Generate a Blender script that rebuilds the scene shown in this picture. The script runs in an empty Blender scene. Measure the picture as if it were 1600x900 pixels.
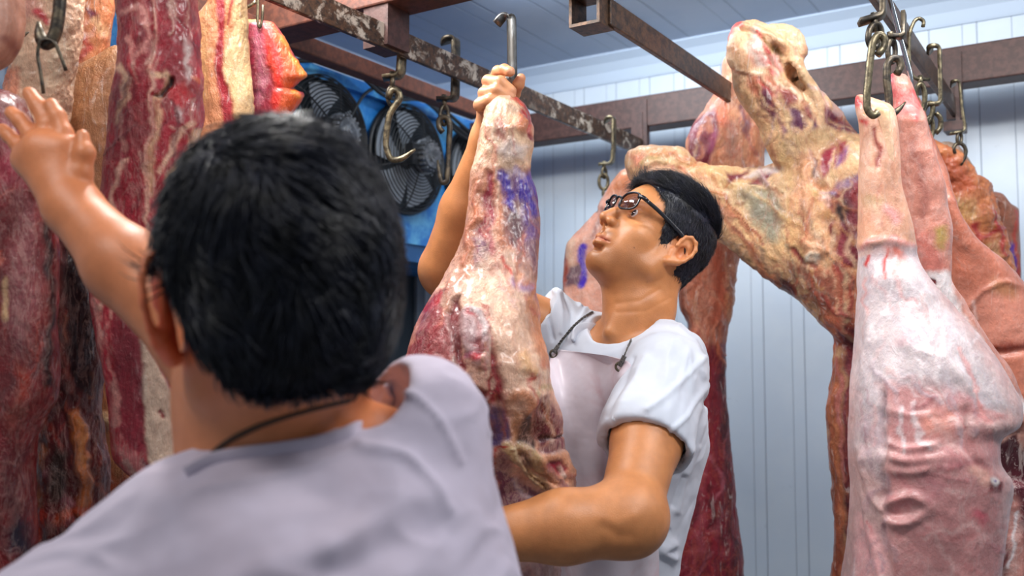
import bpy, math, random
import numpy as np
from mathutils import Vector, Matrix
from mathutils.bvhtree import BVHTree

random.seed(7)
rng = np.random.default_rng(7)
sc = bpy.context.scene
COL = sc.collection

# ------------------------------------------------------------------ camera frame
YAW = math.radians(32.4); PITCH = math.radians(4.0); FPX = 1500.0
CAM = np.array([0.0, 0.0, 1.40])
RIGHT = np.array([math.cos(YAW), math.sin(YAW), 0.0])
FWH = np.array([-math.sin(YAW), math.cos(YAW), 0.0])
FWD = FWH * math.cos(PITCH) + np.array([0, 0, math.sin(PITCH)])
UP = np.cross(RIGHT, FWD)

def P(px, py, z):
    """point seen at (px, py) of the 1600x900 frame at depth z metres"""
    return CAM + z * (FWD + (px - 800.0) / FPX * RIGHT - (py - 450.0) / FPX * UP)

def PA(px, py, z):
    px, py, z = [np.asarray(a, float)[..., None] for a in (px, py, z)]
    return CAM + z * (FWD + (px - 800.0) / FPX * RIGHT - (py - 450.0) / FPX * UP)

def proj(V):
    d = np.asarray(V, float) - CAM
    z = d @ FWD
    z = np.maximum(z, 1e-3)
    return 800 + FPX * (d @ RIGHT) / z, 450 - FPX * (d @ UP) / z

def col(r, g, b):
    f = lambda v: ((v / 255.0) / 12.92) if v <= 10 else (((v / 255.0) + 0.055) / 1.055) ** 2.4
    return (f(r), f(g), f(b))

# ------------------------------------------------------------------ noise
def _hash(i, j, k, s):
    with np.errstate(over='ignore'):
        h = (i.astype(np.uint32) * np.uint32(374761393) + j.astype(np.uint32) * np.uint32(668265263)
             + k.astype(np.uint32) * np.uint32(2147483647 - 1013904223) + np.uint32(s * 974711 + 13))
        h ^= h >> np.uint32(13); h *= np.uint32(1274126177); h ^= h >> np.uint32(16)
        h *= np.uint32(2246822519); h ^= h >> np.uint32(15)
    return h.astype(np.float64) / 4294967295.0

def vnoise(p, s=0):
    p = np.asarray(p, float)
    i0 = np.floor(p).astype(np.int64); f = p - i0; u = f * f * f * (f * (f * 6 - 15) + 10)
    r = 0
    for a in (0, 1):
        for b in (0, 1):
            for c in (0, 1):
                w = (u[:, 0] if a else 1 - u[:, 0]) * (u[:, 1] if b else 1 - u[:, 1]) * (u[:, 2] if c else 1 - u[:, 2])
                r = r + w * _hash(i0[:, 0] + a, i0[:, 1] + b, i0[:, 2] + c, s)
    return r * 2 - 1

def fbm(p, o=3, s=0):
    r, a, t = 0, 1.0, 0
    p = np.asarray(p, float)
    for q in range(o):
        r = r + a * vnoise(p * (2.03 ** q) + 17.3 * q, s + q); t += a; a *= 0.5
    return r / t

# ------------------------------------------------------------------ mesh helpers
def vnormals(V, F):
    N = np.zeros_like(V)
    if isinstance(F, np.ndarray):
        a, b = V[F[:, 2]] - V[F[:, 0]], V[F[:, 3 if F.shape[1] == 4 else 1]] - V[F[:, 1 if F.shape[1] == 4 else 0]]
        n = np.cross(a, b) if F.shape[1] == 4 else np.cross(V[F[:, 1]] - V[F[:, 0]], V[F[:, 2]] - V[F[:, 0]])
        for q in range(F.shape[1]):
            np.add.at(N, F[:, q], n)
    else:
        Q = np.array([f for f in F if len(f) == 4]); T = np.array([f for f in F if len(f) == 3])
        if len(Q): N += vnormals(V, Q) * 1.0
        if len(T): N += vnormals(V, T) * 1.0
    l = np.linalg.norm(N, axis=1); l[l == 0] = 1
    return N / l[:, None]

def laplace(V, F, it=1, lam=0.5):
    if not len(V): return V
    E = np.concatenate([np.stack([F[:, q], F[:, (q + 1) % F.shape[1]]], 1) for q in range(F.shape[1])])
    for _ in range(it):
        S = np.zeros_like(V); n = np.zeros(len(V))
        for a, b in ((0, 1), (1, 0)):
            np.add.at(S, E[:, a], V[E[:, b]]); np.add.at(n, E[:, a], 1)
        n[n == 0] = 1
        V = V + lam * (S / n[:, None] - V)
    return V

def mkobj(name, V, F, mat, parent=None, C=None, smooth=True):
    me = bpy.data.meshes.new(name)
    V = np.asarray(V, float)
    if isinstance(F, np.ndarray):
        me.vertices.add(len(V)); me.vertices.foreach_set('co', V.astype(np.float32).ravel())
        n, q = F.shape
        me.loops.add(n * q); me.loops.foreach_set('vertex_index', F.astype(np.int32).ravel())
        me.polygons.add(n); me.polygons.foreach_set('loop_start', np.arange(0, n * q, q, dtype=np.int32))
        me.update(calc_edges=True); me.validate()
    else:
        me.from_pydata([tuple(v) for v in V], [], [tuple(int(i) for i in f) for f in F]); me.update()
    if C is not None:
        at = me.color_attributes.new('Col', 'FLOAT_COLOR', 'POINT')
        C = np.asarray(C, np.float32)
        if C.shape[1] == 3: C = np.concatenate([C, np.zeros((len(C), 1), np.float32)], 1)
        at.data.foreach_set('color', C.ravel())
    if smooth:
        me.polygons.foreach_set('use_smooth', np.ones(len(me.polygons), bool))
    if mat: me.materials.append(mat)
    o = bpy.data.objects.new(name, me); COL.objects.link(o)
    if parent is not None:
        bpy_parent(o, parent)
    return o

def bpy_parent(o, parent):
    o.parent = parent
    if parent.type == 'EMPTY':
        o.matrix_parent_inverse = Matrix.Translation(-Vector(parent.location))

def tag(o, label=None, cat=None, group=None, kind=None):
    if label: o['label'] = label
    if cat: o['category'] = cat
    if group: o['group'] = group
    if kind: o['kind'] = kind
    return o

def empty(name, loc, label=None, cat=None, group=None):
    o = bpy.data.objects.new(name, None); COL.objects.link(o)
    o.location = tuple(float(c) for c in loc); o.empty_display_size = .05
    return tag(o, label, cat, group)

def join(parts):
    """concatenate (V, F) pairs"""
    Vs, Fs, b = [], [], 0
    for V, F in parts:
        Vs.append(np.asarray(V, float)); Fs += [tuple(int(i) + b for i in f) for f in F]; b += len(V)
    return np.concatenate(Vs), Fs

def box(lo, hi, bev=0.0):
    x0, y0, z0 = lo; x1, y1, z1 = hi
    V = np.array([(x0, y0, z0), (x1, y0, z0), (x1, y1, z0), (x0, y1, z0), (x0, y0, z1), (x1, y0, z1), (x1, y1, z1), (x0, y1, z1)], float)
    F = [(0, 3, 2, 1), (4, 5, 6, 7), (0, 1, 5, 4), (1, 2, 6, 5), (2, 3, 7, 6), (3, 0, 4, 7)]
    return V, F

def catmull(pts, n, closed=False):
    """resample a polyline of any dimension to n points through a centripetal-ish spline"""
    A = np.asarray(pts, float)
    m = len(A)
    if m == 2:
        t = np.linspace(0, 1, n)[:, None]; return A[0] * (1 - t) + A[1] * t
    if closed:
        A = np.concatenate([A[-1:], A, A[:2]])
    else:
        A = np.concatenate([2 * A[:1] - A[1:2], A, 2 * A[-1:] - A[-2:-1]])
    segs = len(A) - 3
    d = np.linalg.norm(np.diff(A[1:segs + 2], axis=0), axis=1) + 1e-9
    cum = np.concatenate([[0], np.cumsum(d)])
    s = np.linspace(0, cum[-1], n, endpoint=not closed)
    k = np.clip(np.searchsorted(cum, s, side='right') - 1, 0, segs - 1)
    u = ((s - cum[k]) / d[k])[:, None]
    p0, p1, p2, p3 = A[k], A[k + 1], A[k + 2], A[k + 3]
    dl = np.concatenate([[d[0]], d, [d[-1]]])
    d0, d1, d2 = dl[k][:, None], dl[k + 1][:, None], dl[k + 2][:, None]
    m1 = ((p1 - p0) / d0 * d1 + (p2 - p1)) * .5
    m2 = ((p2 - p1) + (p3 - p2) / d2 * d1) * .5
    u2, u3 = u * u, u * u * u
    return (2 * u3 - 3 * u2 + 1) * p1 + (u3 - 2 * u2 + u) * m1 + (-2 * u3 + 3 * u2) * p2 + (u3 - u2) * m2

def tube(pts, r, n=8, m=None, closed=False, rect=None, ref=None, spline=True, round_end=True):
    """sweep a round (radius r, may vary) or rectangular (rect=(a,b)) section along pts (3D)"""
    pts = np.asarray(pts, float)
    if spline:
        if m is None:
            L = np.linalg.norm(np.diff(pts, axis=0), axis=1).sum()
            m = int(max(6, min(80, L / .004)))
        rr = np.asarray(r, float) if np.ndim(r) else np.full(len(pts), float(r))
        Q = catmull(np.concatenate([pts, rr[:, None] * 1.0], 1), m, closed)
        C, R = Q[:, :3], Q[:, 3]
    else:
        C = pts; R = np.asarray(r, float) if np.ndim(r) else np.full(len(pts), float(r)); m = len(C)
    T = np.roll(C, -1, 0) - np.roll(C, 1, 0) if closed else np.gradient(C, axis=0)
    T /= np.linalg.norm(T, axis=1)[:, None] + 1e-12
    if ref is not None:
        ref = np.asarray(ref, float)
        A = ref - (T @ ref)[:, None] * T
        A /= np.linalg.norm(A, axis=1)[:, None] + 1e-12
    else:
        A = np.zeros_like(T)
        a = np.cross(T[0], [0.13, 0.21, 1.0]); a /= np.linalg.norm(a); A[0] = a
        for i in range(1, m):
            a = A[i - 1] - (A[i - 1] @ T[i]) * T[i]; A[i] = a / (np.linalg.norm(a) + 1e-12)
    B = np.cross(T, A)
    if rect:
        a, b = rect; c = min(a, b) * .22
        sec = [(a - c, b), (a, b - c), (a, -b + c), (a - c, -b), (-a + c, -b), (-a, -b + c), (-a, b - c), (-a + c, b)]
        n = 8
    else:
        sec = [(math.cos(2 * math.pi * q / n), math.sin(2 * math.pi * q / n)) for q in range(n)]
    sec = np.array(sec)
    sc_ = np.ones(m) if rect else R
    V = (C[:, None, :] + sc_[:, None, None] * (sec[None, :, 0:1] * A[:, None, :] + sec[None, :, 1:2] * B[:, None, :])).reshape(-1, 3)
    F = []
    for i in range(m if closed else m - 1):
        i2 = (i + 1) % m
        for q in range(n):
            F.append((i * n + q, i * n + (q + 1) % n, i2 * n + (q + 1) % n, i2 * n + q))
    if not closed:
        F.append(tuple(range(n))[::-1]); F.append(tuple((m - 1) * n + q for q in range(n)))
    return V, F

# ------------------------------------------------------------------ signed distance fields
def frame(fwd, up):
    f = np.asarray(fwd, float); f = f / np.linalg.norm(f)
    u = np.asarray(up, float); u = u - (u @ f) * f; u /= np.linalg.norm(u)
    l = np.cross(u, f)
    return np.stack([f, l, u], 1)          # columns: forward, left, up

class Field:
    def __init__(s, lo, hi, h):
        s.lo = np.asarray(lo, float); s.h = h
        s.n = np.ceil((np.asarray(hi) - s.lo) / h).astype(int) + 1
        s.F = np.full(s.n, 1.0, np.float32)
        s.O = np.zeros(3); s.R = np.eye(3)
    def local(s, O, R): s.O = np.asarray(O, float); s.R = R
    def _blk(s, c, rad):
        c = s.O + s.R @ np.asarray(c, float)
        a = np.maximum(np.floor((c - rad - s.lo) / s.h).astype(int), 0)
        b = np.minimum(np.ceil((c + rad - s.lo) / s.h).astype(int) + 1, s.n)
        if (b <= a).any(): return None
        g = np.stack(np.meshgrid(*[s.lo[q] + s.h * np.arange(a[q], b[q]) for q in range(3)], indexing='ij'), -1)
        L = (g - s.O) @ s.R
        return (slice(a[0], b[0]), slice(a[1], b[1]), slice(a[2], b[2])), L
    def _mix(s, sl, d, k, op):
        A = s.F[sl]
        if op == 'add':
            h = np.maximum(k - np.abs(A - d), 0) / k if k > 0 else 0
            s.F[sl] = np.minimum(A, d) - h * h * k * .25
        elif op == 'sub':
            d = -d
            h = np.maximum(k - np.abs(A - d), 0) / k if k > 0 else 0
            s.F[sl] = np.maximum(A, d) + h * h * k * .25
    def cone(s, a, b, ra, rb, k=.01, op='add'):
        a, b = np.asarray(a, float), np.asarray(b, float)
        m = (a + b) / 2; rad = np.linalg.norm(b - a) / 2 + max(ra, rb) + k + 3 * s.h
        q = s._blk(m, rad)
        if q is None: return
        sl, L = q
        ba = b - a; l2 = ba @ ba; pa = L - a
        t = np.clip((pa @ ba) / max(l2, 1e-12), 0, 1)
        d = np.linalg.norm(pa - t[..., None] * ba, axis=-1) - (ra + (rb - ra) * t)
        s._mix(sl, d, k, op)
    def chain(s, pts, rs, k=.01, op='add'):
        for i in range(len(pts) - 1):
            s.cone(pts[i], pts[i + 1], rs[i], rs[i + 1], k, op)
    def ell(s, c, r, k=.01, op='add', R=None):
        c, r = np.asarray(c, float), np.asarray(r, float)
        q = s._blk(c, r.max() + k + 3 * s.h)
        if q is None: return
        sl, L = q
        p = L - c
        if R is not None: p = p @ R
        k0 = np.linalg.norm(p / r, axis=-1); k1 = np.linalg.norm(p / (r * r), axis=-1)
        s._mix(sl, np.where(k1 > 1e-9, k0 * (k0 - 1) / np.maximum(k1, 1e-9), -r.min()), k, op)
    def mesh(s, smooth=1):
        F = s.F; S = F < 0
        n = np.array(F.shape) - 1
        cnt = np.zeros(n, np.int8)
        for a in (0, 1):
            for b in (0, 1):
                for c in (0, 1):
                    cnt += S[a:a + n[0], b:b + n[1], c:c + n[2]]
        act = (cnt > 0) & (cnt < 8)
        I = np.argwhere(act); idx = np.full(n, -1, np.int64); idx[act] = np.arange(len(I))
        pos = np.zeros((len(I), 3)); w = np.zeros(len(I))
        cs = [(a, b, c) for a in (0, 1) for b in (0, 1) for c in (0, 1)]
        for c0 in cs:
            for ax in range(3):
                if c0[ax]: continue
                c1 = list(c0); c1[ax] = 1
                i0 = I + np.array(c0); i1 = I + np.array(c1)
                a = F[i0[:, 0], i0[:, 1], i0[:, 2]].astype(float); b = F[i1[:, 0], i1[:, 1], i1[:, 2]].astype(float)
                m = (a < 0) != (b < 0)
                t = np.where(m, a / np.where(m, a - b, 1), 0)
                p = np.array(c0) + t[:, None] * np.eye(3)[ax]
                pos += np.where(m[:, None], p, 0); w += m
        V = s.lo + s.h * (I + pos / np.maximum(w, 1)[:, None])
        Q = []
        for ax in range(3):
            o1, o2 = [(1, 2), (2, 0), (0, 1)][ax]
            A = np.take(S, range(0, F.shape[ax] - 1), ax); B = np.take(S, range(1, F.shape[ax]), ax)
            E = np.argwhere(A != B)
            E = E[(E[:, o1] > 0) & (E[:, o2] > 0) & (E[:, o1] < n[o1]) & (E[:, o2] < n[o2])]
            inside = S[E[:, 0], E[:, 1], E[:, 2]]
            e1 = np.eye(3, dtype=int)[o1]; e2 = np.eye(3, dtype=int)[o2]
            c = [E - e1 - e2, E - e2, E, E - e1]
            f = np.stack([idx[q[:, 0], q[:, 1], q[:, 2]] for q in c], 1)
            f[~inside] = f[~inside][:, ::-1]
            Q.append(f[(f >= 0).all(1)])
        Q = np.concatenate(Q)
        V = laplace(V, Q, smooth, .5)
        return V, Q

# ------------------------------------------------------------------ painting of natural colour and relief
def seg_dist(px, py, pts):
    d = np.full(px.shape, 1e9)
    for (x0, y0), (x1, y1) in zip(pts[:-1], pts[1:]):
        ex, ey = x1 - x0, y1 - y0
        t = np.clip(((px - x0) * ex + (py - y0) * ey) / (ex * ex + ey * ey + 1e-9), 0, 1)
        d = np.minimum(d, np.hypot(px - x0 - t * ex, py - y0 - t * ey))
    return d

def poly_sd(px, py, pts):
    d = seg_dist(px, py, list(pts) + [pts[0]])
    ins = np.zeros(px.shape, bool)
    for (x0, y0), (x1, y1) in zip(pts, list(pts[1:]) + [pts[0]]):
        c = (y0 > py) != (y1 > py)
        xi = (x1 - x0) * (py - y0) / ((y1 - y0) if y1 != y0 else 1e-9) + x0
        ins ^= c & (px < xi)
    return np.where(ins, -d, d)

def Rg(c, pts, w=None, soft=4, warp=6, a=None, h=0.0, op=1.0):
    """a patch (polygon) or a streak (w = half width) of natural colour c, marbling a, relief h"""
    return dict(c=None if c is None else np.array(col(*c)), pts=pts, w=w, soft=soft, warp=warp, a=a, h=h, op=op)

def paint(V, base, regs, alpha=.3, seed=0, var=.0, keep=None):
    px, py = proj(V)
    q = np.stack([px / 26, py / 26, np.zeros_like(px)], 1)
    w1, w2 = fbm(q, 4, seed + 1), fbm(q + 9.7, 4, seed + 2)
    C = np.tile(np.append(np.array(col(*base)), alpha), (len(V), 1))
    H = np.zeros(len(V))
    if var:
        C[:, :3] *= (1 + var * fbm(V * 30, 4, seed + 5))[:, None]
    for g in regs:
        x, y = px + w1 * g['warp'] * 1.6, py + w2 * g['warp'] * 1.6
        d = (poly_sd(x, y, g['pts']) if g['w'] is None else seg_dist(x, y, g['pts']) - g['w'])
        t = np.clip(.5 - d / (2 * g['soft']), 0, 1); t = t * t * (3 - 2 * t) * g['op']
        if g['c'] is not None: C[:, :3] += t[:, None] * (g['c'] - C[:, :3])
        if g['a'] is not None: C[:, 3] += t * (g['a'] - C[:, 3])
        H += t * g['h']
    return C, H

# ------------------------------------------------------------------ lofts
def loft(st, res=3.0, e=2.3, cap=(1, 1)):
    """st rows: left x,y, right x,y, depth, thickness (m): a rounded solid between the two edges"""
    A = np.array(st, float)
    mid = np.stack([(A[:, 0] + A[:, 2]) / 2, (A[:, 1] + A[:, 3]) / 2], 1)
    L = np.linalg.norm(np.diff(mid, axis=0), axis=1).sum()
    M = int(max(12, L / res))
    D = np.linalg.norm(np.diff(mid, axis=0), axis=1) + 1e-6
    cum = np.concatenate([[0], np.cumsum(D)])
    s = np.linspace(0, cum[-1], M)
    # spline each column over the spine length
    Q = np.empty((M, 6))
    for c in range(6):
        Q[:, c] = hermite(cum, A[:, c], s)
    W = np.hypot(Q[:, 0] - Q[:, 2], Q[:, 1] - Q[:, 3]).max()
    zt = (Q[:, 5] / Q[:, 4]).max() * FPX
    N = int(max(24, min(220, 2 * (W + zt * .6) / res)))
    Lp, Rp = PA(Q[:, 0], Q[:, 1], Q[:, 4]), PA(Q[:, 2], Q[:, 3], Q[:, 4])
    c0 = (Lp + Rp) / 2; a = (Rp - Lp) / 2
    n = CAM - c0; n /= np.linalg.norm(n, axis=1)[:, None]
    au = a / (np.linalg.norm(a, axis=1)[:, None] + 1e-9)
    n = n - (n * au).sum(1)[:, None] * au; n /= np.linalg.norm(n, axis=1)[:, None]
    th = Q[:, 5] / 2
    sm = s / FPX * Q[:, 4].mean(); Lm = sm[-1]
    k = np.ones(M)
    for on, dd in ((cap[0], sm), (cap[1], Lm - sm)):
        if on:
            rr = np.maximum(.4 * min(th.max(), Lm * .3), 1e-3)
            ee = np.clip(dd / rr, 0, 1); k = np.minimum(k, np.sqrt(np.clip(1 - (1 - ee) ** 2, 0.0, 1)))
    ph = np.linspace(0, 2 * math.pi, N, endpoint=False)
    ce, se = np.cos(ph), np.sin(ph)
    X = np.sign(ce) * np.abs(ce) ** (2 / e); Y = np.sign(se) * np.abs(se) ** (2 / e)
    kw = .55 + .45 * k
    V = c0[:, None] + a[:, None] * (X[None, :, None] * kw[:, None, None]) + n[:, None] * (Y[None, :, None] * (th * np.maximum(k, .05))[:, None, None])
    V = V.reshape(-1, 3)
    i, j = np.meshgrid(np.arange(M - 1), np.arange(N), indexing='ij')
    i, j = i.ravel(), j.ravel(); j2 = (j + 1) % N
    F = np.stack([i * N + j, i * N + j2, (i + 1) * N + j2, (i + 1) * N + j], 1)
    V = np.concatenate([V, c0[:1], c0[-1:]]); t, b = M * N, M * N + 1
    jj = np.arange(0, N, 1); j2 = (jj + 1) % N
    T = [(t, int(y), int(x), int(x)) for x, y in zip(jj, j2)]
    F1 = [tuple(f) for f in F] + [(t, int(y), int(x)) for x, y in zip(jj, j2)] + [(b, int((M - 1) * N + x), int((M - 1) * N + y)) for x, y in zip(jj, j2)]
    # orientation
    Nn = vnormals(V, F)
    if ((V[:M * N] - np.repeat(c0, N, 0)) * Nn[:M * N]).sum() < 0:
        F1 = [tuple(reversed(f)) for f in F1]
    return V, F1

def hermite(x, y, s):
    m = np.gradient(y, x) if len(x) > 2 else np.full(len(x), (y[-1] - y[0]) / (x[-1] - x[0]))
    d = np.diff(y) / np.diff(x)
    for i in range(len(d)):                      # limit overshoot
        for j in (i, i + 1):
            if d[i] == 0 or m[j] * d[i] < 0: m[j] = 0
            elif abs(m[j]) > 3 * abs(d[i]): m[j] = 3 * d[i]
    k = np.clip(np.searchsorted(x, s, side='right') - 1, 0, len(x) - 2)
    h = x[k + 1] - x[k]; u = (s - x[k]) / h
    return ((2 * u**3 - 3 * u**2 + 1) * y[k] + (u**3 - 2 * u**2 + u) * h * m[k] + (-2 * u**3 + 3 * u**2) * y[k + 1] + (u**3 - u**2) * h * m[k + 1])

def fuse(parts, voxel=.0035, sm=3):
    V, F = join(parts)
    me = bpy.data.meshes.new('tmp'); me.from_pydata([tuple(v) for v in V], [], F); me.update()
    o = bpy.data.objects.new('tmp', me); COL.objects.link(o)
    md = o.modifiers.new('r', 'REMESH'); md.mode = 'VOXEL'; md.voxel_size = voxel; md.adaptivity = 0
    dg = bpy.context.evaluated_depsgraph_get(); ev = o.evaluated_get(dg); m2 = ev.to_mesh()
    V = np.empty(len(m2.vertices) * 3); m2.vertices.foreach_get('co', V); V = V.reshape(-1, 3)
    F = [tuple(p.vertices) for p in m2.polygons]
    ev.to_mesh_clear(); bpy.data.objects.remove(o); bpy.data.meshes.remove(me)
    Q = np.array([f if len(f) == 4 else (f[0], f[1], f[2], f[2]) for f in F])
    V = laplace(V, Q, sm, .5)
    return V, F

def arr(F):
    return np.array([f for f in F if len(f) == 4])

def sinews(box_, n, cols, ang, seed, wid=(1, 3.2), ln=(25, 90), h=.0012, op=(.3, .8)):
    """fine natural streaks (connective tissue, fat seams) scattered over a patch of the surface"""
    r = np.random.default_rng(seed); out = []
    x0, y0, x1, y1 = box_
    for _ in range(n):
        x, y = r.uniform(x0, x1), r.uniform(y0, y1); a = math.radians(ang + r.normal(0, 14)); L = r.uniform(*ln)
        pts = [(x, y)]
        for k in range(3):
            a += r.normal(0, .22); x += math.cos(a) * L / 3; y += math.sin(a) * L / 3; pts.append((x, y))
        c = cols[r.integers(len(cols))]
        out.append(Rg(c, pts, w=r.uniform(*wid), soft=r.uniform(1.5, 4), warp=9, h=h * r.uniform(-1, 1.6), op=r.uniform(*op)))
    return out

def organic(name, parts, mat, base, regs, label=None, cat=None, alpha=.3, seed=0, amp=.004, freq=18, fuzz=.0012, var=.25,
            parent=None, voxel=.0035, ridges=(), group=None, stretch=(1, 1, .45), drip=0):
    """a natural solid: loft(s) -> one skin, roughened, with its patches of colour and relief"""
    V, F = fuse(parts, voxel) if len(parts) > 1 else parts[0]
    N = vnormals(V, F)
    C, H = paint(V, base, regs, alpha, seed, var)
    st = np.array(stretch)
    d = amp * fbm(V * freq * st, 4, seed + 11) + .65 * fuzz * fbm(V * freq * 6 * st, 3, seed + 21) + H
    r = 1 - np.abs(fbm(V * freq * 1.7 * st, 3, seed + 31)) * 2
    d = d + amp * .35 * r
    for pts, w, h in ridges:
        px, py = proj(V); w *= 1.25; pts = catmull(pts, 14); ends = np.minimum(np.hypot(px - pts[0][0], py - pts[0][1]), np.hypot(px - pts[-1][0], py - pts[-1][1])); h = h * (.35 + .65 * np.clip(ends / 18, 0, 1))
        dd = seg_dist(px + 3 * fbm(V * 40, 2, seed), py, pts)
        d = d + h * np.exp(-(dd / w) ** 2) * (.8 + .5 * vnoise(V * 45, seed))
    V = V + N * d[:, None]
    o = mkobj(name, V, F, mat, parent, C)
    return tag(o, label, cat, group)

def raycast(bvh, px, py):
    d = P(px, py, 1.0) - CAM; d /= np.linalg.norm(d)
    return bvh.ray_cast(Vector(CAM), Vector(d))

def bvh_of(o):
    me = o.data
    return BVHTree.FromPolygons([v.co[:] for v in me.vertices], [p.vertices[:] for p in me.polygons])
# ------------------------------------------------------------------ materials
def newmat(name):
    m = bpy.data.materials.new(name); m.use_nodes = True
    nt = m.node_tree; b = nt.nodes['Principled BSDF']
    return m, nt, b

def nd(nt, t, **kw):
    n = nt.nodes.new(t)
    for k, v in kw.items():
        if k in n.inputs.keys(): n.inputs[k].default_value = v
        else: setattr(n, k, v)
    return n

def mix(nt, fac, a, b, mode='MIX'):
    n = nt.nodes.new('ShaderNodeMix'); n.data_type = 'RGBA'; n.blend_type = mode
    for sock, v in ((n.inputs[0], fac), (n.inputs[6], a), (n.inputs[7], b)):
        if isinstance(v, bpy.types.NodeSocket): nt.links.new(v, sock)
        elif np.ndim(v): sock.default_value = (*v, 1.0) if len(v) == 3 else v
        else: sock.default_value = v
    return n.outputs[2]

def mth(nt, op, a, b=None, clamp=False):
    n = nt.nodes.new('ShaderNodeMath'); n.operation = op; n.use_clamp = clamp
    for i, v in enumerate((a, b)):
        if v is None: continue
        if isinstance(v, bpy.types.NodeSocket): nt.links.new(v, n.inputs[i])
        else: n.inputs[i].default_value = v
    return n.outputs[0]

def ramp(nt, v, lo, hi):
    n = nt.nodes.new('ShaderNodeMapRange'); n.interpolation_type = 'SMOOTHSTEP'
    nt.links.new(v, n.inputs[0]); n.inputs[1].default_value = lo; n.inputs[2].default_value = hi
    return n.outputs[0]

def coords(nt, scale=(1, 1, 1)):
    t = nt.nodes.new('ShaderNodeTexCoord'); m = nt.nodes.new('ShaderNodeMapping')
    m.inputs['Scale'].default_value = scale
    nt.links.new(t.outputs['Object'], m.inputs[0]); return m.outputs[0]

def noise(nt, vec, scale, detail=5, rough=.6, dist=0.0):
    n = nd(nt, 'ShaderNodeTexNoise', Scale=scale, Detail=detail, Roughness=rough, Distortion=dist)
    nt.links.new(vec, n.inputs['Vector']); return n.outputs[0]

def bump(nt, b, h, strength, dist=.002):
    n = nd(nt, 'ShaderNodeBump', Strength=strength, Distance=dist)
    nt.links.new(h, n.inputs['Height']); nt.links.new(n.outputs[0], b.inputs['Normal'])

def meat_mat(name, rough=.36, coat=.45, marb=(225, 190, 175), stretch=.35, mscale=38, bstr=.75, sss=.08, vary=.35, fine=300, film=.22):
    m, nt, b = newmat(name)
    at = nd(nt, 'ShaderNodeAttribute', attribute_name='Col')
    v = coords(nt, (1, 1, stretch)); v1 = coords(nt)
    n1 = noise(nt, v, mscale, 7, .62, .8)
    n2 = noise(nt, v1, 14, 5, .6, .5)
    n3 = noise(nt, v1, 120, 5, .7)
    n5 = noise(nt, v, 95, 4, .6, 1.5)
    # marbling: thin seams where the warped noise crosses its middle
    s = mth(nt, 'ABSOLUTE', mth(nt, 'SUBTRACT', n1, .5))
    seam = ramp(nt, s, .05, .0)
    blot = ramp(nt, n5, .55, .66)
    k = mth(nt, 'MULTIPLY', mth(nt, 'MAXIMUM', mth(nt, 'MULTIPLY', seam, .9), mth(nt, 'MULTIPLY', blot, .8)), at.outputs['Alpha'], True)
    c = mix(nt, k, at.outputs['Color'], col(*marb))
    d = mix(nt, ramp(nt, n2, .35, .7), (1 - vary, 1 - vary * 1.1, 1 - vary * 1.1), (1.08, 1.06, 1.05))
    c = mix(nt, 1.0, c, d, 'MULTIPLY')
    d2 = mix(nt, ramp(nt, n3, .3, .72), (1 - vary * .45, 1 - vary * .6, 1 - vary * .6), (1.10, 1.10, 1.10))
    c = mix(nt, 1.0, c, d2, 'MULTIPLY')
    nt.links.new(c, b.inputs['Base Color'])
    b.inputs['Roughness'].default_value = rough
    nt.links.new(ramp(nt, n3, .1, 1.2), b.inputs['Roughness']) if False else None
    b.inputs['Coat Weight'].default_value = coat; b.inputs['Coat Roughness'].default_value = .22
    b.inputs['Subsurface Weight'].default_value = sss
    b.inputs['Subsurface Radius'].default_value = (1, .35, .25); b.inputs['Subsurface Scale'].default_value = .008
    n4 = noise(nt, v, fine, 4, .6)
    n6 = noise(nt, coords(nt, (1, 1, .25)), 55, 5, .7, 1.2)
    c = mix(nt, mth(nt, 'MULTIPLY', ramp(nt, n6, .56, .70), film), c, (.86, .80, .76))
    nt.links.new(c, b.inputs['Base Color'])
    hh = mth(nt, 'ADD', mth(nt, 'ADD', mth(nt, 'MULTIPLY', n1, 1.3), mth(nt, 'MULTIPLY', n6, 1.0)), mth(nt, 'ADD', mth(nt, 'MULTIPLY', n3, .5), mth(nt, 'MULTIPLY', n4, .16)))
    bump(nt, b, hh, bstr, .006)
    return m

MEAT = meat_mat('wet_meat', film=.10)
FAT = meat_mat('fatty_meat', rough=.40, coat=.35, marb=(196, 96, 66), stretch=.45, mscale=24, vary=.24, film=.40)
PORK = meat_mat('pork_skin', rough=.42, coat=.3, marb=(238, 222, 215), stretch=.7, mscale=16, bstr=.4, sss=.15, vary=.15, film=.12)

def skin_mat():
    m, nt, b = newmat('skin')
    at = nd(nt, 'ShaderNodeAttribute', attribute_name='Col')
    v = coords(nt)
    n = noise(nt, v, 25, 4, .6); n2 = noise(nt, v, 500, 3, .6)
    c = mix(nt, 1.0, at.outputs['Color'], mix(nt, ramp(nt, n, .3, .7), (.9, .87, .85), (1.06, 1.05, 1.04)), 'MULTIPLY')
    nt.links.new(c, b.inputs['Base Color'])
    b.inputs['Roughness'].default_value = .42; b.inputs['Subsurface Weight'].default_value = .12
    b.inputs['Subsurface Radius'].default_value = (1, .4, .25); b.inputs['Subsurface Scale'].default_value = .008
    bump(nt, b, n2, .4, .0010)
    return m
SKIN = skin_mat()

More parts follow.
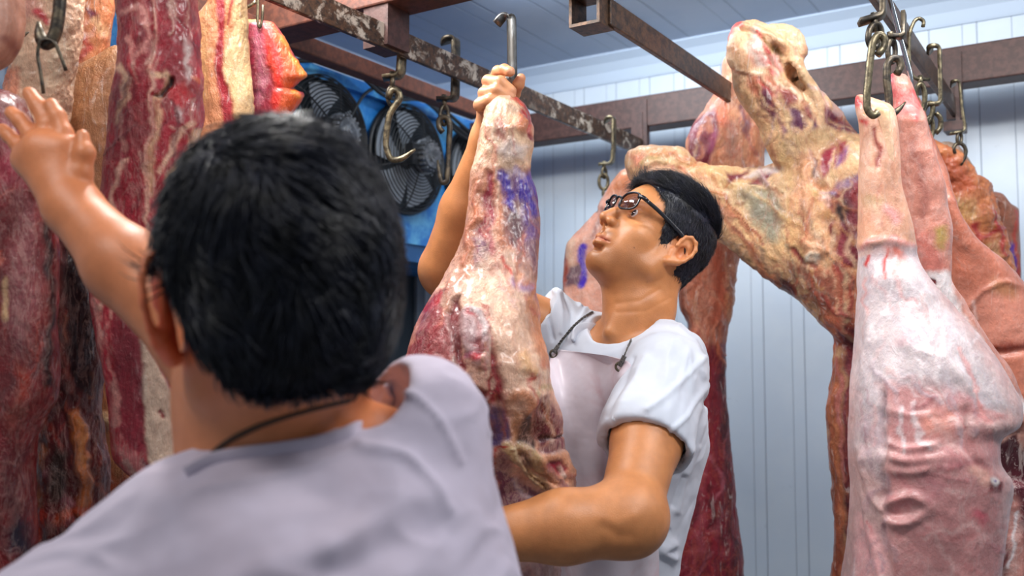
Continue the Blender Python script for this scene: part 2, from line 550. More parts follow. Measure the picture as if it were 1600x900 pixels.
def simple(name, c, rough=.5, metal=0, nscale=0, c2=None, bstr=0, lo=.4, hi=.6, detail=6, stretch=(1, 1, 1), coat=0, spec=None, bscale=None, rough2=None):
    m, nt, b = newmat(name)
    b.inputs['Base Color'].default_value = (*col(*c), 1)
    b.inputs['Roughness'].default_value = rough; b.inputs['Metallic'].default_value = metal
    b.inputs['Coat Weight'].default_value = coat
    if spec is not None: b.inputs['Specular IOR Level'].default_value = spec
    if nscale:
        v = coords(nt, stretch)
        n = noise(nt, v, nscale, detail, .65, .3)
        if c2: nt.links.new(mix(nt, ramp(nt, n, lo, hi), col(*c), col(*c2)), b.inputs['Base Color'])
        if bstr: bump(nt, b, noise(nt, v, bscale or nscale * 3, 4), bstr)
    return m

STEEL = simple('dark_hook_steel', (62, 58, 54), .4, .7, 60, (104, 94, 78), .25)
STEEL_OLD = simple('greased_hook_steel', (76, 70, 58), .36, .7, 70, (128, 118, 94), .25)
CHROME = simple('bright_steel', (205, 210, 215), .18, 1.0)
GALV = simple('worn_bright_steel', (150, 152, 152), .35, .9, 40, (95, 92, 88), .2, stretch=(1, 1, .2))
RUST = simple('brown_primer_steel', (74, 42, 32), .6, .1, 60, (96, 54, 40), .25)
RUSTD = simple('dark_primer_steel', (58, 37, 34), .5, .1, 60, (76, 50, 46), .25)

def rail_mat(worn=.5):
    m, nt, b = newmat('rail_worn_steel')
    v = coords(nt, (1, .8, 1)); n = noise(nt, v, 30, 8, .7, .4); n2 = noise(nt, v, 90, 6, .7); n3 = noise(nt, v, 4, 2)
    c = mix(nt, ramp(nt, n2, .35, .65), col(48, 40, 36), col(96, 70, 52))
    k = mth(nt, 'MULTIPLY', ramp(nt, n, .5, .6), ramp(nt, n3, .35 + (.5 - worn) * .6, .75 + (.5 - worn) * .6))
    c = mix(nt, k, c, col(205, 195, 180))
    nt.links.new(c, b.inputs['Base Color']); b.inputs['Roughness'].default_value = .42; b.inputs['Metallic'].default_value = .45
    bump(nt, b, n2, .3); return m
RAIL = rail_mat(.72); RAIL2 = rail_mat(.25)

def panel_mat(name, c, c2, pitch, axis, groove=.012, rough=.35, second=.3):
    """painted insulated panels: dark joints every `pitch` metres along one axis, faint dirt"""
    m, nt, b = newmat(name)
    t = nd(nt, 'ShaderNodeTexCoord'); s = nd(nt, 'ShaderNodeSeparateXYZ'); nt.links.new(t.outputs['Object'], s.inputs[0])
    x = s.outputs[axis]
    def line(off, w):
        f = mth(nt, 'FRACT', mth(nt, 'ADD', mth(nt, 'DIVIDE', x, pitch), off))
        return ramp(nt, mth(nt, 'ABSOLUTE', mth(nt, 'SUBTRACT', f, .5)), w, 0.0)
    l = mth(nt, 'MAXIMUM', line(0, groove), mth(nt, 'MULTIPLY', line(second, groove * .8), .7))
    v = coords(nt); n = noise(nt, v, 3, 5, .6); n2 = noise(nt, v, 9, 8, .75, .6)
    base = mix(nt, ramp(nt, n, .3, .7), col(*c), col(*c2))
    base = mix(nt, mth(nt, 'MULTIPLY', ramp(nt, n2, .64, .72), .35), base, col(120, 122, 130))
    base = mix(nt, mth(nt, 'MULTIPLY', l, .42), base, col(90, 104, 128))
    nt.links.new(base, b.inputs['Base Color']); b.inputs['Roughness'].default_value = rough
    bump(nt, b, mth(nt, 'MULTIPLY', l, -1.0), .6, .004)
    return m
WALLM = panel_mat('white_wall_panels', (212, 226, 242), (222, 234, 246), .13, 0, .022)
WALLM2 = panel_mat('white_side_panels', (206, 224, 242), (214, 230, 245), .13, 1, .022)
CEILM = panel_mat('ceiling_panels', (150, 166, 192), (166, 178, 198), .215, 0, .03, .45)
TRIMM = simple('white_cove', (205, 222, 242), .3)
FLOORM = simple('grey_floor', (120, 118, 118), .5, 0, 8, (140, 138, 136), .1)
BLUE = simple('blue_painted_casing', (36, 122, 205), .42, .1, 10, (110, 190, 235), .15, .42, .7)
DARK = simple('dark_doorway', (22, 34, 44), .5)
BLACKP = simple('black_plastic_wire', (22, 24, 28), .4)
BLADE = simple('grey_fan_blade', (170, 178, 188), .4, .3)
MOTOR = simple('cast_motor', (160, 164, 168), .35, .8, 50, (110, 114, 120), .1)
SHADOWPLATE = simple('fan_throat_shade', (26, 34, 42), .6)  # dark plate colour paints the shade inside the fan mouths

def cloth_mat(name, c, c2=None, scale=900, st=.12):
    m, nt, b = newmat(name)
    v = coords(nt); n = noise(nt, v, 5, 4)
    nt.links.new(mix(nt, ramp(nt, n, .35, .68), col(*c), col(*(c2 or c))), b.inputs['Base Color'])
    b.inputs['Roughness'].default_value = .85; b.inputs['Specular IOR Level'].default_value = .2
    b.inputs['Sheen Weight'].default_value = .15
    bump(nt, b, noise(nt, v, scale, 2), st, .0006)
    return m
SHIRT = cloth_mat('white_cotton', (212, 218, 229), (203, 210, 223))
SHIRTB = cloth_mat("shaded_white_cotton", (204, 195, 212), (186, 174, 188))  # greyer than the other white shirt: shade on the back is in the colour
def apron_mat():
    m, nt, b = newmat('apron_vinyl')
    v = coords(nt); n = noise(nt, v, 7, 5, .6, .5)
    nt.links.new(mix(nt, ramp(nt, n, .48, .75), col(226, 218, 228), col(206, 165, 172)), b.inputs['Base Color'])
    b.inputs['Roughness'].default_value = .38; b.inputs['Coat Weight'].default_value = .15
    bump(nt, b, noise(nt, v, 12, 3), .35, .01); return m
APRON = apron_mat()
TROUS = cloth_mat('dark_trousers', (40, 48, 62))
BOOT = simple('white_rubber_boot', (215, 215, 212), .4)
CORD = simple('twisted_cord', (120, 116, 112), .7, 0, 500, (40, 40, 42), .6, .45, .55)
CORDD = simple('dark_neck_cord', (70, 48, 34), .7)
def hair_mat():
    m, nt, b = newmat('black_hair')
    v = coords(nt); n = noise(nt, v, 45, 3)
    nt.links.new(mix(nt, ramp(nt, n, .3, .7), col(6, 8, 14), col(28, 32, 48)), b.inputs['Base Color'])
    b.inputs['Roughness'].default_value = .45; b.inputs['Specular IOR Level'].default_value = .5
    return m
HAIR = hair_mat()
GLFRAME = simple('dark_glasses_frame', (26, 28, 34), .25, 0)
def lens_mat():
    m, nt, b = newmat('tinted_lens')
    tr = nd(nt, 'ShaderNodeBsdfTransparent'); tr.inputs[0].default_value = (.55, .50, .52, 1)
    gl = nd(nt, 'ShaderNodeBsdfGlossy'); gl.inputs['Roughness'].default_value = .05
    mx = nd(nt, 'ShaderNodeMixShader'); mx.inputs[0].default_value = .12
    nt.links.new(tr.outputs[0], mx.inputs[1]); nt.links.new(gl.outputs[0], mx.inputs[2])
    nt.links.new(mx.outputs[0], nt.nodes['Material Output'].inputs[0]); return m
LENS = lens_mat()
EYEW = simple('eye_white', (215, 205, 200), .2, coat=.5)
EYED = simple('dark_iris', (35, 22, 16), .15, coat=.6)
# ------------------------------------------------------------------ camera, light, world
cam = bpy.data.cameras.new('camera'); camo = bpy.data.objects.new('camera', cam); COL.objects.link(camo)
cam.sensor_width = 36; cam.lens = 36 * FPX / 1600
camo.matrix_world = Matrix(((RIGHT[0], UP[0], -FWD[0], CAM[0]), (RIGHT[1], UP[1], -FWD[1], CAM[1]), (RIGHT[2], UP[2], -FWD[2], CAM[2]), (0, 0, 0, 1)))
cam.clip_start = .05
cam.dof.use_dof = True; cam.dof.focus_distance = 1.68; cam.dof.aperture_fstop = 3.6
sc.camera = camo
sc.view_settings.view_transform = 'Standard'; sc.view_settings.look = 'None'
sc.view_settings.exposure = 0.0; sc.view_settings.gamma = 1; sc.view_settings.use_curve_mapping = False
sc.cycles.use_denoising = True
sc.cycles.max_bounces = 6; sc.cycles.diffuse_bounces = 3; sc.cycles.transparent_max_bounces = 8
sc.cycles.sample_clamp_indirect = 6

w = bpy.data.worlds.new('world'); sc.world = w; w.use_nodes = True
w.node_tree.nodes['Background'].inputs[0].default_value = (.80, .88, 1.0, 1)
w.node_tree.nodes['Background'].inputs[1].default_value = .29

def area(name, loc, target, size, power, color=(1, 1, 1), sy=None):
    l = bpy.data.lights.new(name, 'AREA'); l.energy = power; l.color = color
    l.shape = 'RECTANGLE'; l.size = size; l.size_y = sy or size
    o = bpy.data.objects.new(name, l); COL.objects.link(o)
    o.location = loc; o.rotation_euler = (Vector(target) - Vector(loc)).to_track_quat('-Z', 'Y').to_euler()
    return o
# overhead area lights: first two follow the room's light, the others are added fill
area('overhead_key_fill', (-1.30, 1.12, 2.40), (-.75, 1.6, 1.5), .7, 20, (1.0, .975, .94), .12)
area('overhead_key_fill', (.25, .95, 2.40), (-.4, 1.8, 1.2), .8, 16, (1.0, .98, .97), .12)
area('overhead_key_fill', (.9, 2.1, 2.38), (.1, 2.9, 1.3), .7, 6, (.86, .93, 1.0), .15)  # added fill to brighten the right of the back wall
area('overhead_key_fill', (-1.2, 2.1, 2.40), (-1.0, 3.0, 1.5), .6, 8, (.84, .93, 1.0), .15)  # added fill to brighten the left of the back wall
area('overhead_key_fill', (-.12, 1.62, 2.42), (-.55, 2.15, 1.5), .5, 9, (1.0, .98, .95), .10)  # added to put more light on the hanging beef quarter

area('overhead_key_fill', (-1.0, -.05, 2.38), (-1.3, 1.0, 1.1), .7, 7, (1.0, .96, .92), .12)  # weak fill added behind the camera for the dark lower-left meat
# ------------------------------------------------------------------ room shell
YW, XL, CZ = 3.05, -2.32, 2.46
def slab(name, lo, hi, mat, kind='structure'):
    V, F = box(lo, hi); o = mkobj(name, V, F, mat, None, smooth=False)
    return tag(o, kind=kind)
slab('wall_back', (XL - .1, YW, 0), (3.2, YW + .1, CZ), WALLM)
slab('wall_left', (XL - .1, -1.0, 0), (XL, YW, CZ), WALLM2)
slab('ceiling', (XL - .1, -1.0, CZ), (3.2, YW + .1, CZ + .08), CEILM)
slab('floor', (XL - .1, -1.5, -.08), (3.2, YW + .1, 0), FLOORM)
def cove(name, a, b, ref):
    # quarter-round cove profile with a small lip
    pr = [(0, 0), (0, -.085), (.006, -.088), (.010, -.080), (.022, -.050), (.045, -.024), (.075, -.010), (.083, -.007), (.080, 0)]
    a, b, ref = np.array(a, float), np.array(b, float), np.array(ref, float)
    V = [p + ref * u + np.array([0, 0, v]) for p in (a, b) for u, v in pr]
    n = len(pr)
    F = [(q, (q + 1) % n, n + (q + 1) % n, n + q) for q in range(n)] + [tuple(range(n))[::-1], tuple(range(n, 2 * n))]
    return tag(mkobj(name, V, F, TRIMM, None, smooth=False), kind='structure')
cove('trim_1', (XL, YW, CZ), (3.2, YW, CZ), (0, -1, 0))
cove('trim_2', (XL, -1.0, CZ), (XL, YW, CZ), (1, 0, 0))
# dark doorway in the side wall, under the cooling unit
dV, dF = join([box((XL, 1.55, 0), (XL + .03, 2.90, 1.84))])
dr = tag(mkobj('door_1', dV, dF, DARK, None, smooth=False), kind='structure')
V, F = join([box((XL, 2.90, 0), (XL + .05, 2.95, 1.89)), box((XL, 1.5, 0), (XL + .05, 1.55, 1.89)), box((XL, 1.55, 1.84), (XL + .05, 2.90, 1.89))])
mkobj('door_frame', V, F, simple('grey_frame', (120, 132, 146), .5), dr, smooth=False)
for q in range(6):
    y = 1.62 + q * .22
    V, F = box((XL + .03, y, .05), (XL + .036, y + .19, 1.82)); mkobj('door_panel', V, F, simple('dark_strip', (26, 40, 52), .35) if q == 0 else bpy.data.materials['dark_strip'], dr, smooth=False)

# ------------------------------------------------------------------ steelwork
def beam(name, lo, hi, mat, label, cat='beam', extra=(), group=None):
    V, F = join([box(lo, hi)])
    me = mkobj(name, V, F, mat, None, smooth=False)
    b = me.modifiers.new('b', 'BEVEL'); b.width = .004; b.segments = 2
    return tag(me, label, cat, group)
beam('steel_beam', (XL, 2.73, 2.115), (3.0, 2.81, 2.215), RUSTD, 'long brown painted steel beam running along the white back wall')
beam('steel_beam', (XL, 1.47, 2.115), (.9, 1.56, 2.215), RUST, 'brown steel cross beam at the upper left, above the black head')
beam('steel_rail', (-1.645, .0, 2.112), (-1.60, 2.36, 2.155), RUST, 'plain reddish-brown steel bar ending above the fans', 'rail')

def hangrail(x, y0, y1, mat, label, foot=False, h=.052):
    t = empty('hanging_rail', (x, (y0 + y1) / 2, 2.05), label, 'rail')
    V, F = box((x - .006, y0, 2.05 - h / 2), (x + .006, y1, 2.05 + h / 2))
    o = mkobj('rail_bar', V, F, mat, t, smooth=False); b = o.modifiers.new('b', 'BEVEL'); b.width = .002; b.segments = 2
    V, F = box((x - .02, 2.725, 2.02), (x + .02, 2.745, 2.20)); mkobj('rail_bracket', V, F, RUSTD, t, smooth=False)
    return t
r1 = hangrail(-1.25, -.2, 2.735, RAIL, 'worn steel hanging rail over the raised hand, paint chipped white')
V, F = box((-1.30, 1.475, 2.03), (-1.235, 1.545, 2.20)); mkobj('rail_bracket', V, F, RUSTD, r1, smooth=False)
V, F = box((-1.282, 2.722, 1.99), (-1.244, 2.76, 2.16)); mkobj('end_post', V, F, RUSTD, r1, smooth=False)
r2 = hangrail(-.80, 1.60, 2.735, RAIL2, 'dark steel rail with a square end block, in front of the ceiling')
def hollow(lo, hi, t):
    x0, y0, z0 = lo; x1, y1, z1 = hi
    return join([box((x0, y0, z0), (x1, y1, z0 + t)), box((x0, y0, z1 - t), (x1, y1, z1)), box((x0, y0, z0 + t), (x0 + t, y1, z1 - t)), box((x1 - t, y0, z0 + t), (x1, y1, z1 - t))])
V, F = hollow((-.865, 1.565, 2.02), (-.80, 1.625, 2.085), .006); mkobj('end_block', V, F, RAIL2, r2, smooth=False)
r3 = hangrail(-.35, .2, 2.735, RAIL2, 'dark steel rail at the right carrying the cluster of hooks', h=.05)
V, F = box((-.375, 2.70, 1.985), (-.325, 2.76, 2.01)); mkobj('end_foot', V, F, RUSTD, r3, smooth=False)
V, F = box((-.345, 2.705, 2.0), (-.335, 2.755, 2.12)); mkobj('end_post', V, F, RUSTD, r3, smooth=False)

# ------------------------------------------------------------------ cooling unit with three fans
XF = -1.90
cu = empty('cooling_unit', (-2.1, 2.35, 1.98), 'blue wall cooling unit with three black caged fans', 'cooling unit')
V, F = join([box((XL + .02, 1.30, 1.755), (XF - .03, 2.985, 2.225)), box((XF - .03, 1.30, 1.755), (XF - .008, 2.985, 1.80)), box((XF - .03, 1.30, 2.19), (XF - .008, 2.985, 2.225))])
o = mkobj('casing', V, F, BLUE, cu, smooth=False)
V, F = join([box((XL + .05, 1.28, 1.70), (XF - .02, 2.99, 1.755))]); mkobj('drip_tray', V, F, simple('blue_tray', (40, 120, 190), .4, .1, 12, (24, 84, 140), 0), cu, smooth=False)
def ring(c, r, t, n=48):
    a = np.linspace(0, 2 * math.pi, n, endpoint=False)
    pts = np.stack([np.full(n, c[0]), c[1] + r * np.cos(a), c[2] + r * np.sin(a)], 1)
    return tube(pts, t, 5, m=n, closed=True, spline=False)
def disc(c, r, x0, x1, n=40, rr=None):
    a = np.linspace(0, 2 * math.pi, n, endpoint=False); rr = rr or r
    V = [(x0, c[1] + r * math.cos(q), c[2] + r * math.sin(q)) for q in a] + [(x1, c[1] + rr * math.cos(q), c[2] + rr * math.sin(q)) for q in a]
    F = [(q, (q + 1) % n, n + (q + 1) % n, n + q) for q in range(n)] + [tuple(range(n))[::-1], tuple(range(n, 2 * n))]
    return np.array(V), F
for fy in (1.61, 1.995, 2.38, 2.775):
    if fy < 1.9: continue
    c = (XF, fy, 2.025); R_ = .172
    th = []
    V, F = disc(c, R_, XF - .028, XF - .022); sh = mkobj('fan_shade_disc', V, F, SHADOWPLATE, cu, smooth=False)
    V, F = ring((XF - .016, fy, 2.025), R_, .010); mkobj('rim', V, F, BLACKP, sh)
    bl = []
    for q in range(5):
        a0 = q * 2 * math.pi / 5
        g = []
        for i in range(7):
            for j in range(6):
                rr = .035 + .118 * i / 6; aa = a0 + (j / 5) * .95 - i * .04
                g.append((XF - .012 + .016 * (j / 5 - .5), fy + rr * math.cos(aa), 2.025 + rr * math.sin(aa)))
        b = [(x - .003, y, z) for x, y, z in g]
        Fq = [(i * 6 + j, i * 6 + j + 1, (i + 1) * 6 + j + 1, (i + 1) * 6 + j) for i in range(6) for j in range(5)]
        Fb = [tuple(42 + k for k in reversed(f)) for f in Fq]
        bl.append((np.array(g + b), Fq + Fb))
    V, F = join(bl); mkobj('fan_blade', V, F, BLADE, sh)
    gp = []
    for k in range(13):
        r = .052 + (R_ - .052) * k / 12
        dome = .058 * math.sqrt(max(0, 1 - (r / (R_ + .004)) ** 2)) + .004
        gp.append(ring((XF - .008 + dome, fy, 2.025), r, .0022, 56))
    for k in range(6):
        a = k * math.pi / 3 + .3
        pts = []
        for r in np.linspace(.05, R_ + .004, 8):
            dome = .058 * math.sqrt(max(0, 1 - (r / (R_ + .006)) ** 2)) + .002
            pts.append((XF - .008 + dome, fy + r * math.cos(a), 2.025 + r * math.sin(a)))
        gp.append(tube(pts, .0026, 5))
    V, F = join(gp); gd = mkobj('fan_guard', V, F, BLACKP, cu)
    mp = [disc(c, .050, XF + .035, XF + .058, 36), disc(c, .056, XF + .058, XF + .066, 36), disc(c, .046, XF + .066, XF + .098, 36, .040), disc(c, .022, XF + .098, XF + .103, 24), disc(c, .012, XF + .103, XF + .107, 20)]
    for q in range(18):
        a = q * 2 * math.pi / 18
        cx_, cz_ = fy + .047 * math.cos(a), 2.025 + .047 * math.sin(a)
        mp.append(disc((0, cx_, cz_), .006, XF + .066, XF + .094, 8, .004))
    V, F = join(mp); mo = mkobj('fan_motor', V, F, MOTOR, gd, smooth=False)
    V, F = join([box((XF + .04, fy - .075, 1.99), (XF + .075, fy - .045, 2.055))]); mkobj('junction_box', V, F, BLACKP, gd, smooth=False)
# cables looping across the tops of the fans
cb = []
for dz, y0 in ((0, 1.75), (.02, 1.85), (-.015, 1.8)):
    cb.append(tube([(XF + .05, y0, 2.20 + dz), (XF + .07, 2.0, 2.235 + dz), (XF + .06, 2.2, 2.19 + dz), (XF + .05, 2.4, 2.215 + dz * .5), (XF + .04, 2.6, 2.16 + dz), (XF + .05, 2.75, 2.12)], .0065, 8))
cb.append(tube([(XF + .05, 2.16, 2.20), (XF + .07, 2.08, 2.15), (XF + .07, 2.03, 2.08)], .005, 6))
V, F = join(cb); mkobj('cable', V, F, BLACKP, cu)

# ------------------------------------------------------------------ hooks and chains
def pth(pts, z):
    return np.array([P(p[0], p[1], (p[2] if len(p) > 2 else z)) for p in pts])
def fillet(q, rad):
    """straight runs joined by rounded bends"""
    out = [q[0]]
    for i in range(1, len(q) - 1):
        a, b, c = q[i - 1], q[i], q[i + 1]
        la, lc = np.linalg.norm(a - b), np.linalg.norm(c - b)
        r = min(rad, la * .5, lc * .5)
        p0, p2 = b + (a - b) / la * r, b + (c - b) / lc * r
        for t in np.linspace(0, 1, 7): out.append((1 - t) ** 2 * p0 + 2 * t * (1 - t) * b + t * t * p2)
    out.append(q[-1])
    o2 = [out[0]]
    for p in out[1:]:
        if np.linalg.norm(p - o2[-1]) > 2e-4: o2.append(p)
    return np.array(o2)
def rod(pts, z, r, n=10, taper=None):
    q = fillet(pth(pts, z), 14 / FPX * z)
    rr = np.full(len(q), r / FPX * z)
    if taper:
        L = np.linalg.norm(q - q[-1], axis=1); k = np.clip(L / (28 / FPX * z), 0, 1); rr = rr * (taper + (1 - taper) * k ** .8)
    return tube(q, rr, n, spline=False)
def flat(pts, z, a, b, ref=(0, 1, 0)):
    return tube(fillet(pth(pts, z), 9 / FPX * z), 1.0, rect=(a, b), ref=ref, spline=False)
def oval(cx, cy, w, h, z, r, ang=0, turn=0):
    """closed chain link in px; turn rotates it about its long axis (edge-on = 1.4)"""
    pts = []
    for q in range(20):
        a = q * 2 * math.pi / 20
        x = w / 2 * math.cos(a); y = h / 2 * math.sin(a)
        y += math.copysign(max(0, h / 2 - w / 2) * 0, y)
        X = x * math.cos(turn); D = x * math.sin(turn)
        xr = X * math.cos(ang) - y * math.sin(ang); yr = X * math.sin(ang) + y * math.cos(ang)
        pts.append(P(cx + xr, cy + yr, z + D / FPX * z))
    return tube(pts, r / FPX * z, 8, closed=True, m=36)
def hook(name, label, cat, group, parts):
    """parts: (part name, material, [(V,F), ...])"""
    allv = np.concatenate([v for _, _, l in parts for v, f in l]); c = allv.mean(0); c[2] = allv[:, 2].max()
    t = empty(name, c, label, cat, group)
    for pn, m, l in parts:
        V, F = join(l); mkobj(pn, V, F, m, t)
    return t
z = 2.03
hook('meat_hook', 'empty swivel hook on the worn rail, its pale pointed prong over a fan', 'hook', None, [
 ('rail_clip', STEEL_OLD, [flat([(614, 32, z + .02), (615, 20), (629, 19), (630, 60), (627, 100), (626, 118), (598, 122)], z, .013, .0038)]),
 ('swivel', STEEL, [rod([(613, 112), (613, 142)], z, 4.5), oval(613, 150, 17, 30, z, 3.4, 0, .5)]),
 ('pointed_prong', STEEL_OLD, [rod([(606, 155), (612, 140), (623, 142), (626, 155), (617, 165), (608, 180), (604, 205), (602, 228), (610, 250), (625, 250), (640, 240), (649, 233)], z - .02, 5.2, 10, .35)])])
z = 2.22
hook('meat_hook', 'empty dark hook with an open loop, second along the worn rail', 'hook', None, [
 ('rail_clip', STEEL, [flat([(697, 68, z + .02), (698, 59), (712, 59), (712, 100), (711, 155), (682, 155)], z, .014, .0038)]),
 ('swivel', STEEL, [rod([(694, 148), (694, 172)], z, 4.2), oval(694, 180, 15, 30, z, 3.2, 0, .6)]),
 ('pointed_prong', STEEL, [rod([(692, 207), (686, 200), (685, 188), (692, 182), (701, 185), (703, 200), (701, 230), (700, 262), (698, 284), (690, 286), (686, 270), (684, 250)], z - .01, 4.6, 10, .35)])])
z = 1.72
hook('meat_hook', 'shiny flat hook gripped in the raised hand above the leg', 'hook', None, [
 ('hook_body', GALV, [flat([(776, 38), (786, 25), (799, 25), (800, 80), (801, 124), (786, 126)], z, .0085, .0032, (.6, 1, 0))])])
z = 2.72
hook('meat_hook', 'small empty hook with a short chain near the far rail end', 'hook', None, [
 ('rail_clip', STEEL_OLD, [flat([(948, 191, z + .02), (949, 183), (959, 183), (959, 225), (957, 256), (935, 257)], z, .010, .0032)]),
 ('chain_link', STEEL_OLD, [rod([(944, 252), (944, 268)], z, 3), oval(944, 270, 9, 16, z, 2.2, 0, .8), oval(943, 284, 14, 24, z, 2.8), rod([(943, 296), (942, 305), (946, 312)], z, 2.4)])])
# right-hand cluster
z = 1.56
hook('meat_hook', 'thick greasy hook through the front pig leg, leftmost of the cluster', 'hook', None, [
 ('rail_clip', STEEL, [flat([(1380, -30), (1380, -8), (1380, 24), (1343, 35)], z, .010, .0042)]),
 ('swivel', STEEL, [rod([(1366, 20), (1366, 50)], z, 5.5), oval(1367, 56, 22, 38, z, 5.0, .1, .4)]),
 ('hook_shank', STEEL_OLD, [rod([(1371, 86), (1381, 75), (1383, 60), (1373, 52), (1364, 64), (1360, 90), (1357, 120), (1354, 150), (1355, 172), (1364, 182), (1372, 176)], z - .015, 6.0)])])
z = 1.66
hook('meat_hook', 'black pointed hook through the second pig leg, behind the thick one', 'hook', None, [
 ('rail_clip', STEEL, [flat([(1412, 20, z+.02), (1412, 57), (1386, 57)], z, .008, .0036)]),
 ('swivel', STEEL, [rod([(1391, 50), (1391, 72)], z, 5), oval(1393, 80, 15, 36, z, 4.2, .0, .7)]),
 ('hook_shank', STEEL, [rod([(1401, 116), (1408, 104), (1405, 92), (1394, 90), (1386, 100), (1385, 125), (1389, 150), (1389, 172), (1384, 188), (1392, 180), (1404, 172), (1415, 159)], z - .02, 6.0, 10, .2)])])
z = 1.74
hook('meat_hook', 'bright chrome rod hook slanting down in the cluster', 'hook', None, [
 ('hook_body', CHROME, [rod([(1388, -10), (1394, 10), (1404, 48), (1414, 85), (1422, 115), (1424, 130), (1421, 142), (1416, 146)], z, 3.6)])])
z = 1.95
hook('meat_hook', 'thin old hook with a brass-coloured oval ring, mid cluster', 'hook', None, [
 ('hook_body', STEEL_OLD, [rod([(1442, 42), (1444, 33), (1436, 28), (1429, 32), (1421, 50), (1420, 80), (1421, 112), (1430, 124), (1452, 124)], z, 3.0)]),
 ('ring', STEEL_OLD, [rod([(1438, 118), (1438, 136)], z, 4), oval(1438, 152, 14, 42, z, 4.2)])])
z = 2.05
hook('meat_hook', 'square-bent hook on the right rail carrying long brass-coloured links', 'hook', None, [
 ('rail_clip', STEEL_OLD, [flat([(1453, 82, z + .03), (1453, 71), (1468, 72), (1469, 110), (1470, 162), (1448, 163)], z, .007, .004)]),
 ('chain_link', STEEL_OLD, [oval(1449, 178, 14, 36, z, 4, .3), oval(1437, 208, 13, 52, z, 3.6), oval(1452, 200, 12, 34, z, 3.6, 0, .3), rod([(1462, 176), (1470, 184), (1470, 200), (1462, 208)], z, 4), rod([(1451, 215), (1450, 240), (1447, 262)], z, 4)])])
z = 2.30
hook('meat_hook', 'farthest hook at the end of the right rail, with open ring', 'hook', None, [
 ('rail_clip', STEEL_OLD, [flat([(1489, 134, z + .03), (1490, 126), (1499, 127), (1503, 165), (1509, 205), (1484, 209)], z, .007, .003)]),
 ('chain_link', STEEL, [oval(1499, 216, 8, 18, z, 2.6, 0, .6), rod([(1492, 240), (1489, 232), (1494, 224), (1503, 224), (1510, 234), (1507, 248), (1500, 258)], z, 3)])])
# left side
z = 1.22
hook('meat_hook', 'large dark hook in the upper left corner, pale fat slab behind', 'hook', None, [
 ('hook_shank', STEEL, [rod([(95, -60), (94, -20), (93, 15), (88, 48), (80, 66), (70, 70), (62, 56), (60, 34)], z, 10, 12, .25)]),
 ('wire_loop', STEEL, [rod([(68, 146), (64, 115), (58, 84), (62, 64), (74, 60), (86, 66), (96, 90), (103, 110)], z - .01, 2.8)])])
z = 1.94
hook('meat_hook', 'thin wire hook holding the red cut with orange fat', 'hook', None, [
 ('hook_body', STEEL_OLD, [rod([(403, -20), (403, 10), (402, 34), (406, 46), (410, 30), (411, 8)], z - .03, 2.2), rod([(384, 12), (394, 8), (400, 2)], z - .02, 3)])])
z = 1.35
hook('meat_hook', 'dark pointed hook tip beside the pale lump at the left edge', 'hook', None, [
 ('hook_body', STEEL, [rod([(-40, -30), (-10, 10), (10, 48), (28, 60), (45, 50)], z, 7, 10, .15)])])
# ------------------------------------------------------------------ palette
CREAM = (238, 206, 168); PEACH = (232, 168, 124); ORANGE = (224, 134, 84); SKINP = (230, 182, 166); PALE = (238, 212, 206)
RED = (178, 30, 46); DRED = (122, 16, 32); WINE = (112, 34, 54); PURP = (132, 80, 118); LAV = (168, 140, 178); WHITE = (236, 224, 220)
BROWN = (110, 70, 50); DARK_ = (60, 26, 28); INK = (66, 34, 186); BRICK = (196, 86, 62); TAN = (206, 150, 104)

def rows(z, th, *r):
    out = []
    for q in r:
        y, L, R = q[:3]; zz = q[3] if len(q) > 3 else z; tt = q[4] if len(q) > 4 else th
        out.append((L, y, R, y, zz, tt))
    return out

# ------------------------------------------------------------------ the leg being lifted (middle)
leg = rows(1.60, .08, (146, 782, 806, 1.63, .05), (158, 764, 820, 1.63, .075), (175, 757, 828, 1.63, .08), (200, 753, 832), (225, 750, 831), (250, 743, 828), (266, 738, 828),
  (300, 735, 838, 1.60, .09), (350, 728, 843, 1.59, .10), (400, 712, 841, 1.58, .12), (430, 696, 839, 1.57, .14), (455, 680, 837, 1.56, .16), (480, 666, 839, 1.55, .17), (510, 652, 842, 1.54, .19),
  (550, 638, 851, 1.53, .2), (575, 632, 856, 1.52, .2), (610, 632, 862, 1.52, .2), (650, 640, 876, 1.54, .19), (690, 655, 881, 1.56, .18), (712, 662, 884, 1.56, .17), (728, 670, 893, 1.57, .16), (755, 690, 899, 1.58, .15),
  (775, 698, 893, 1.58, .14), (800, 705, 878, 1.58, .14), (850, 715, 872, 1.58, .14), (900, 722, 874, 1.58, .14), (960, 730, 868, 1.57, .14), (1020, 745, 850, 1.58, .10))
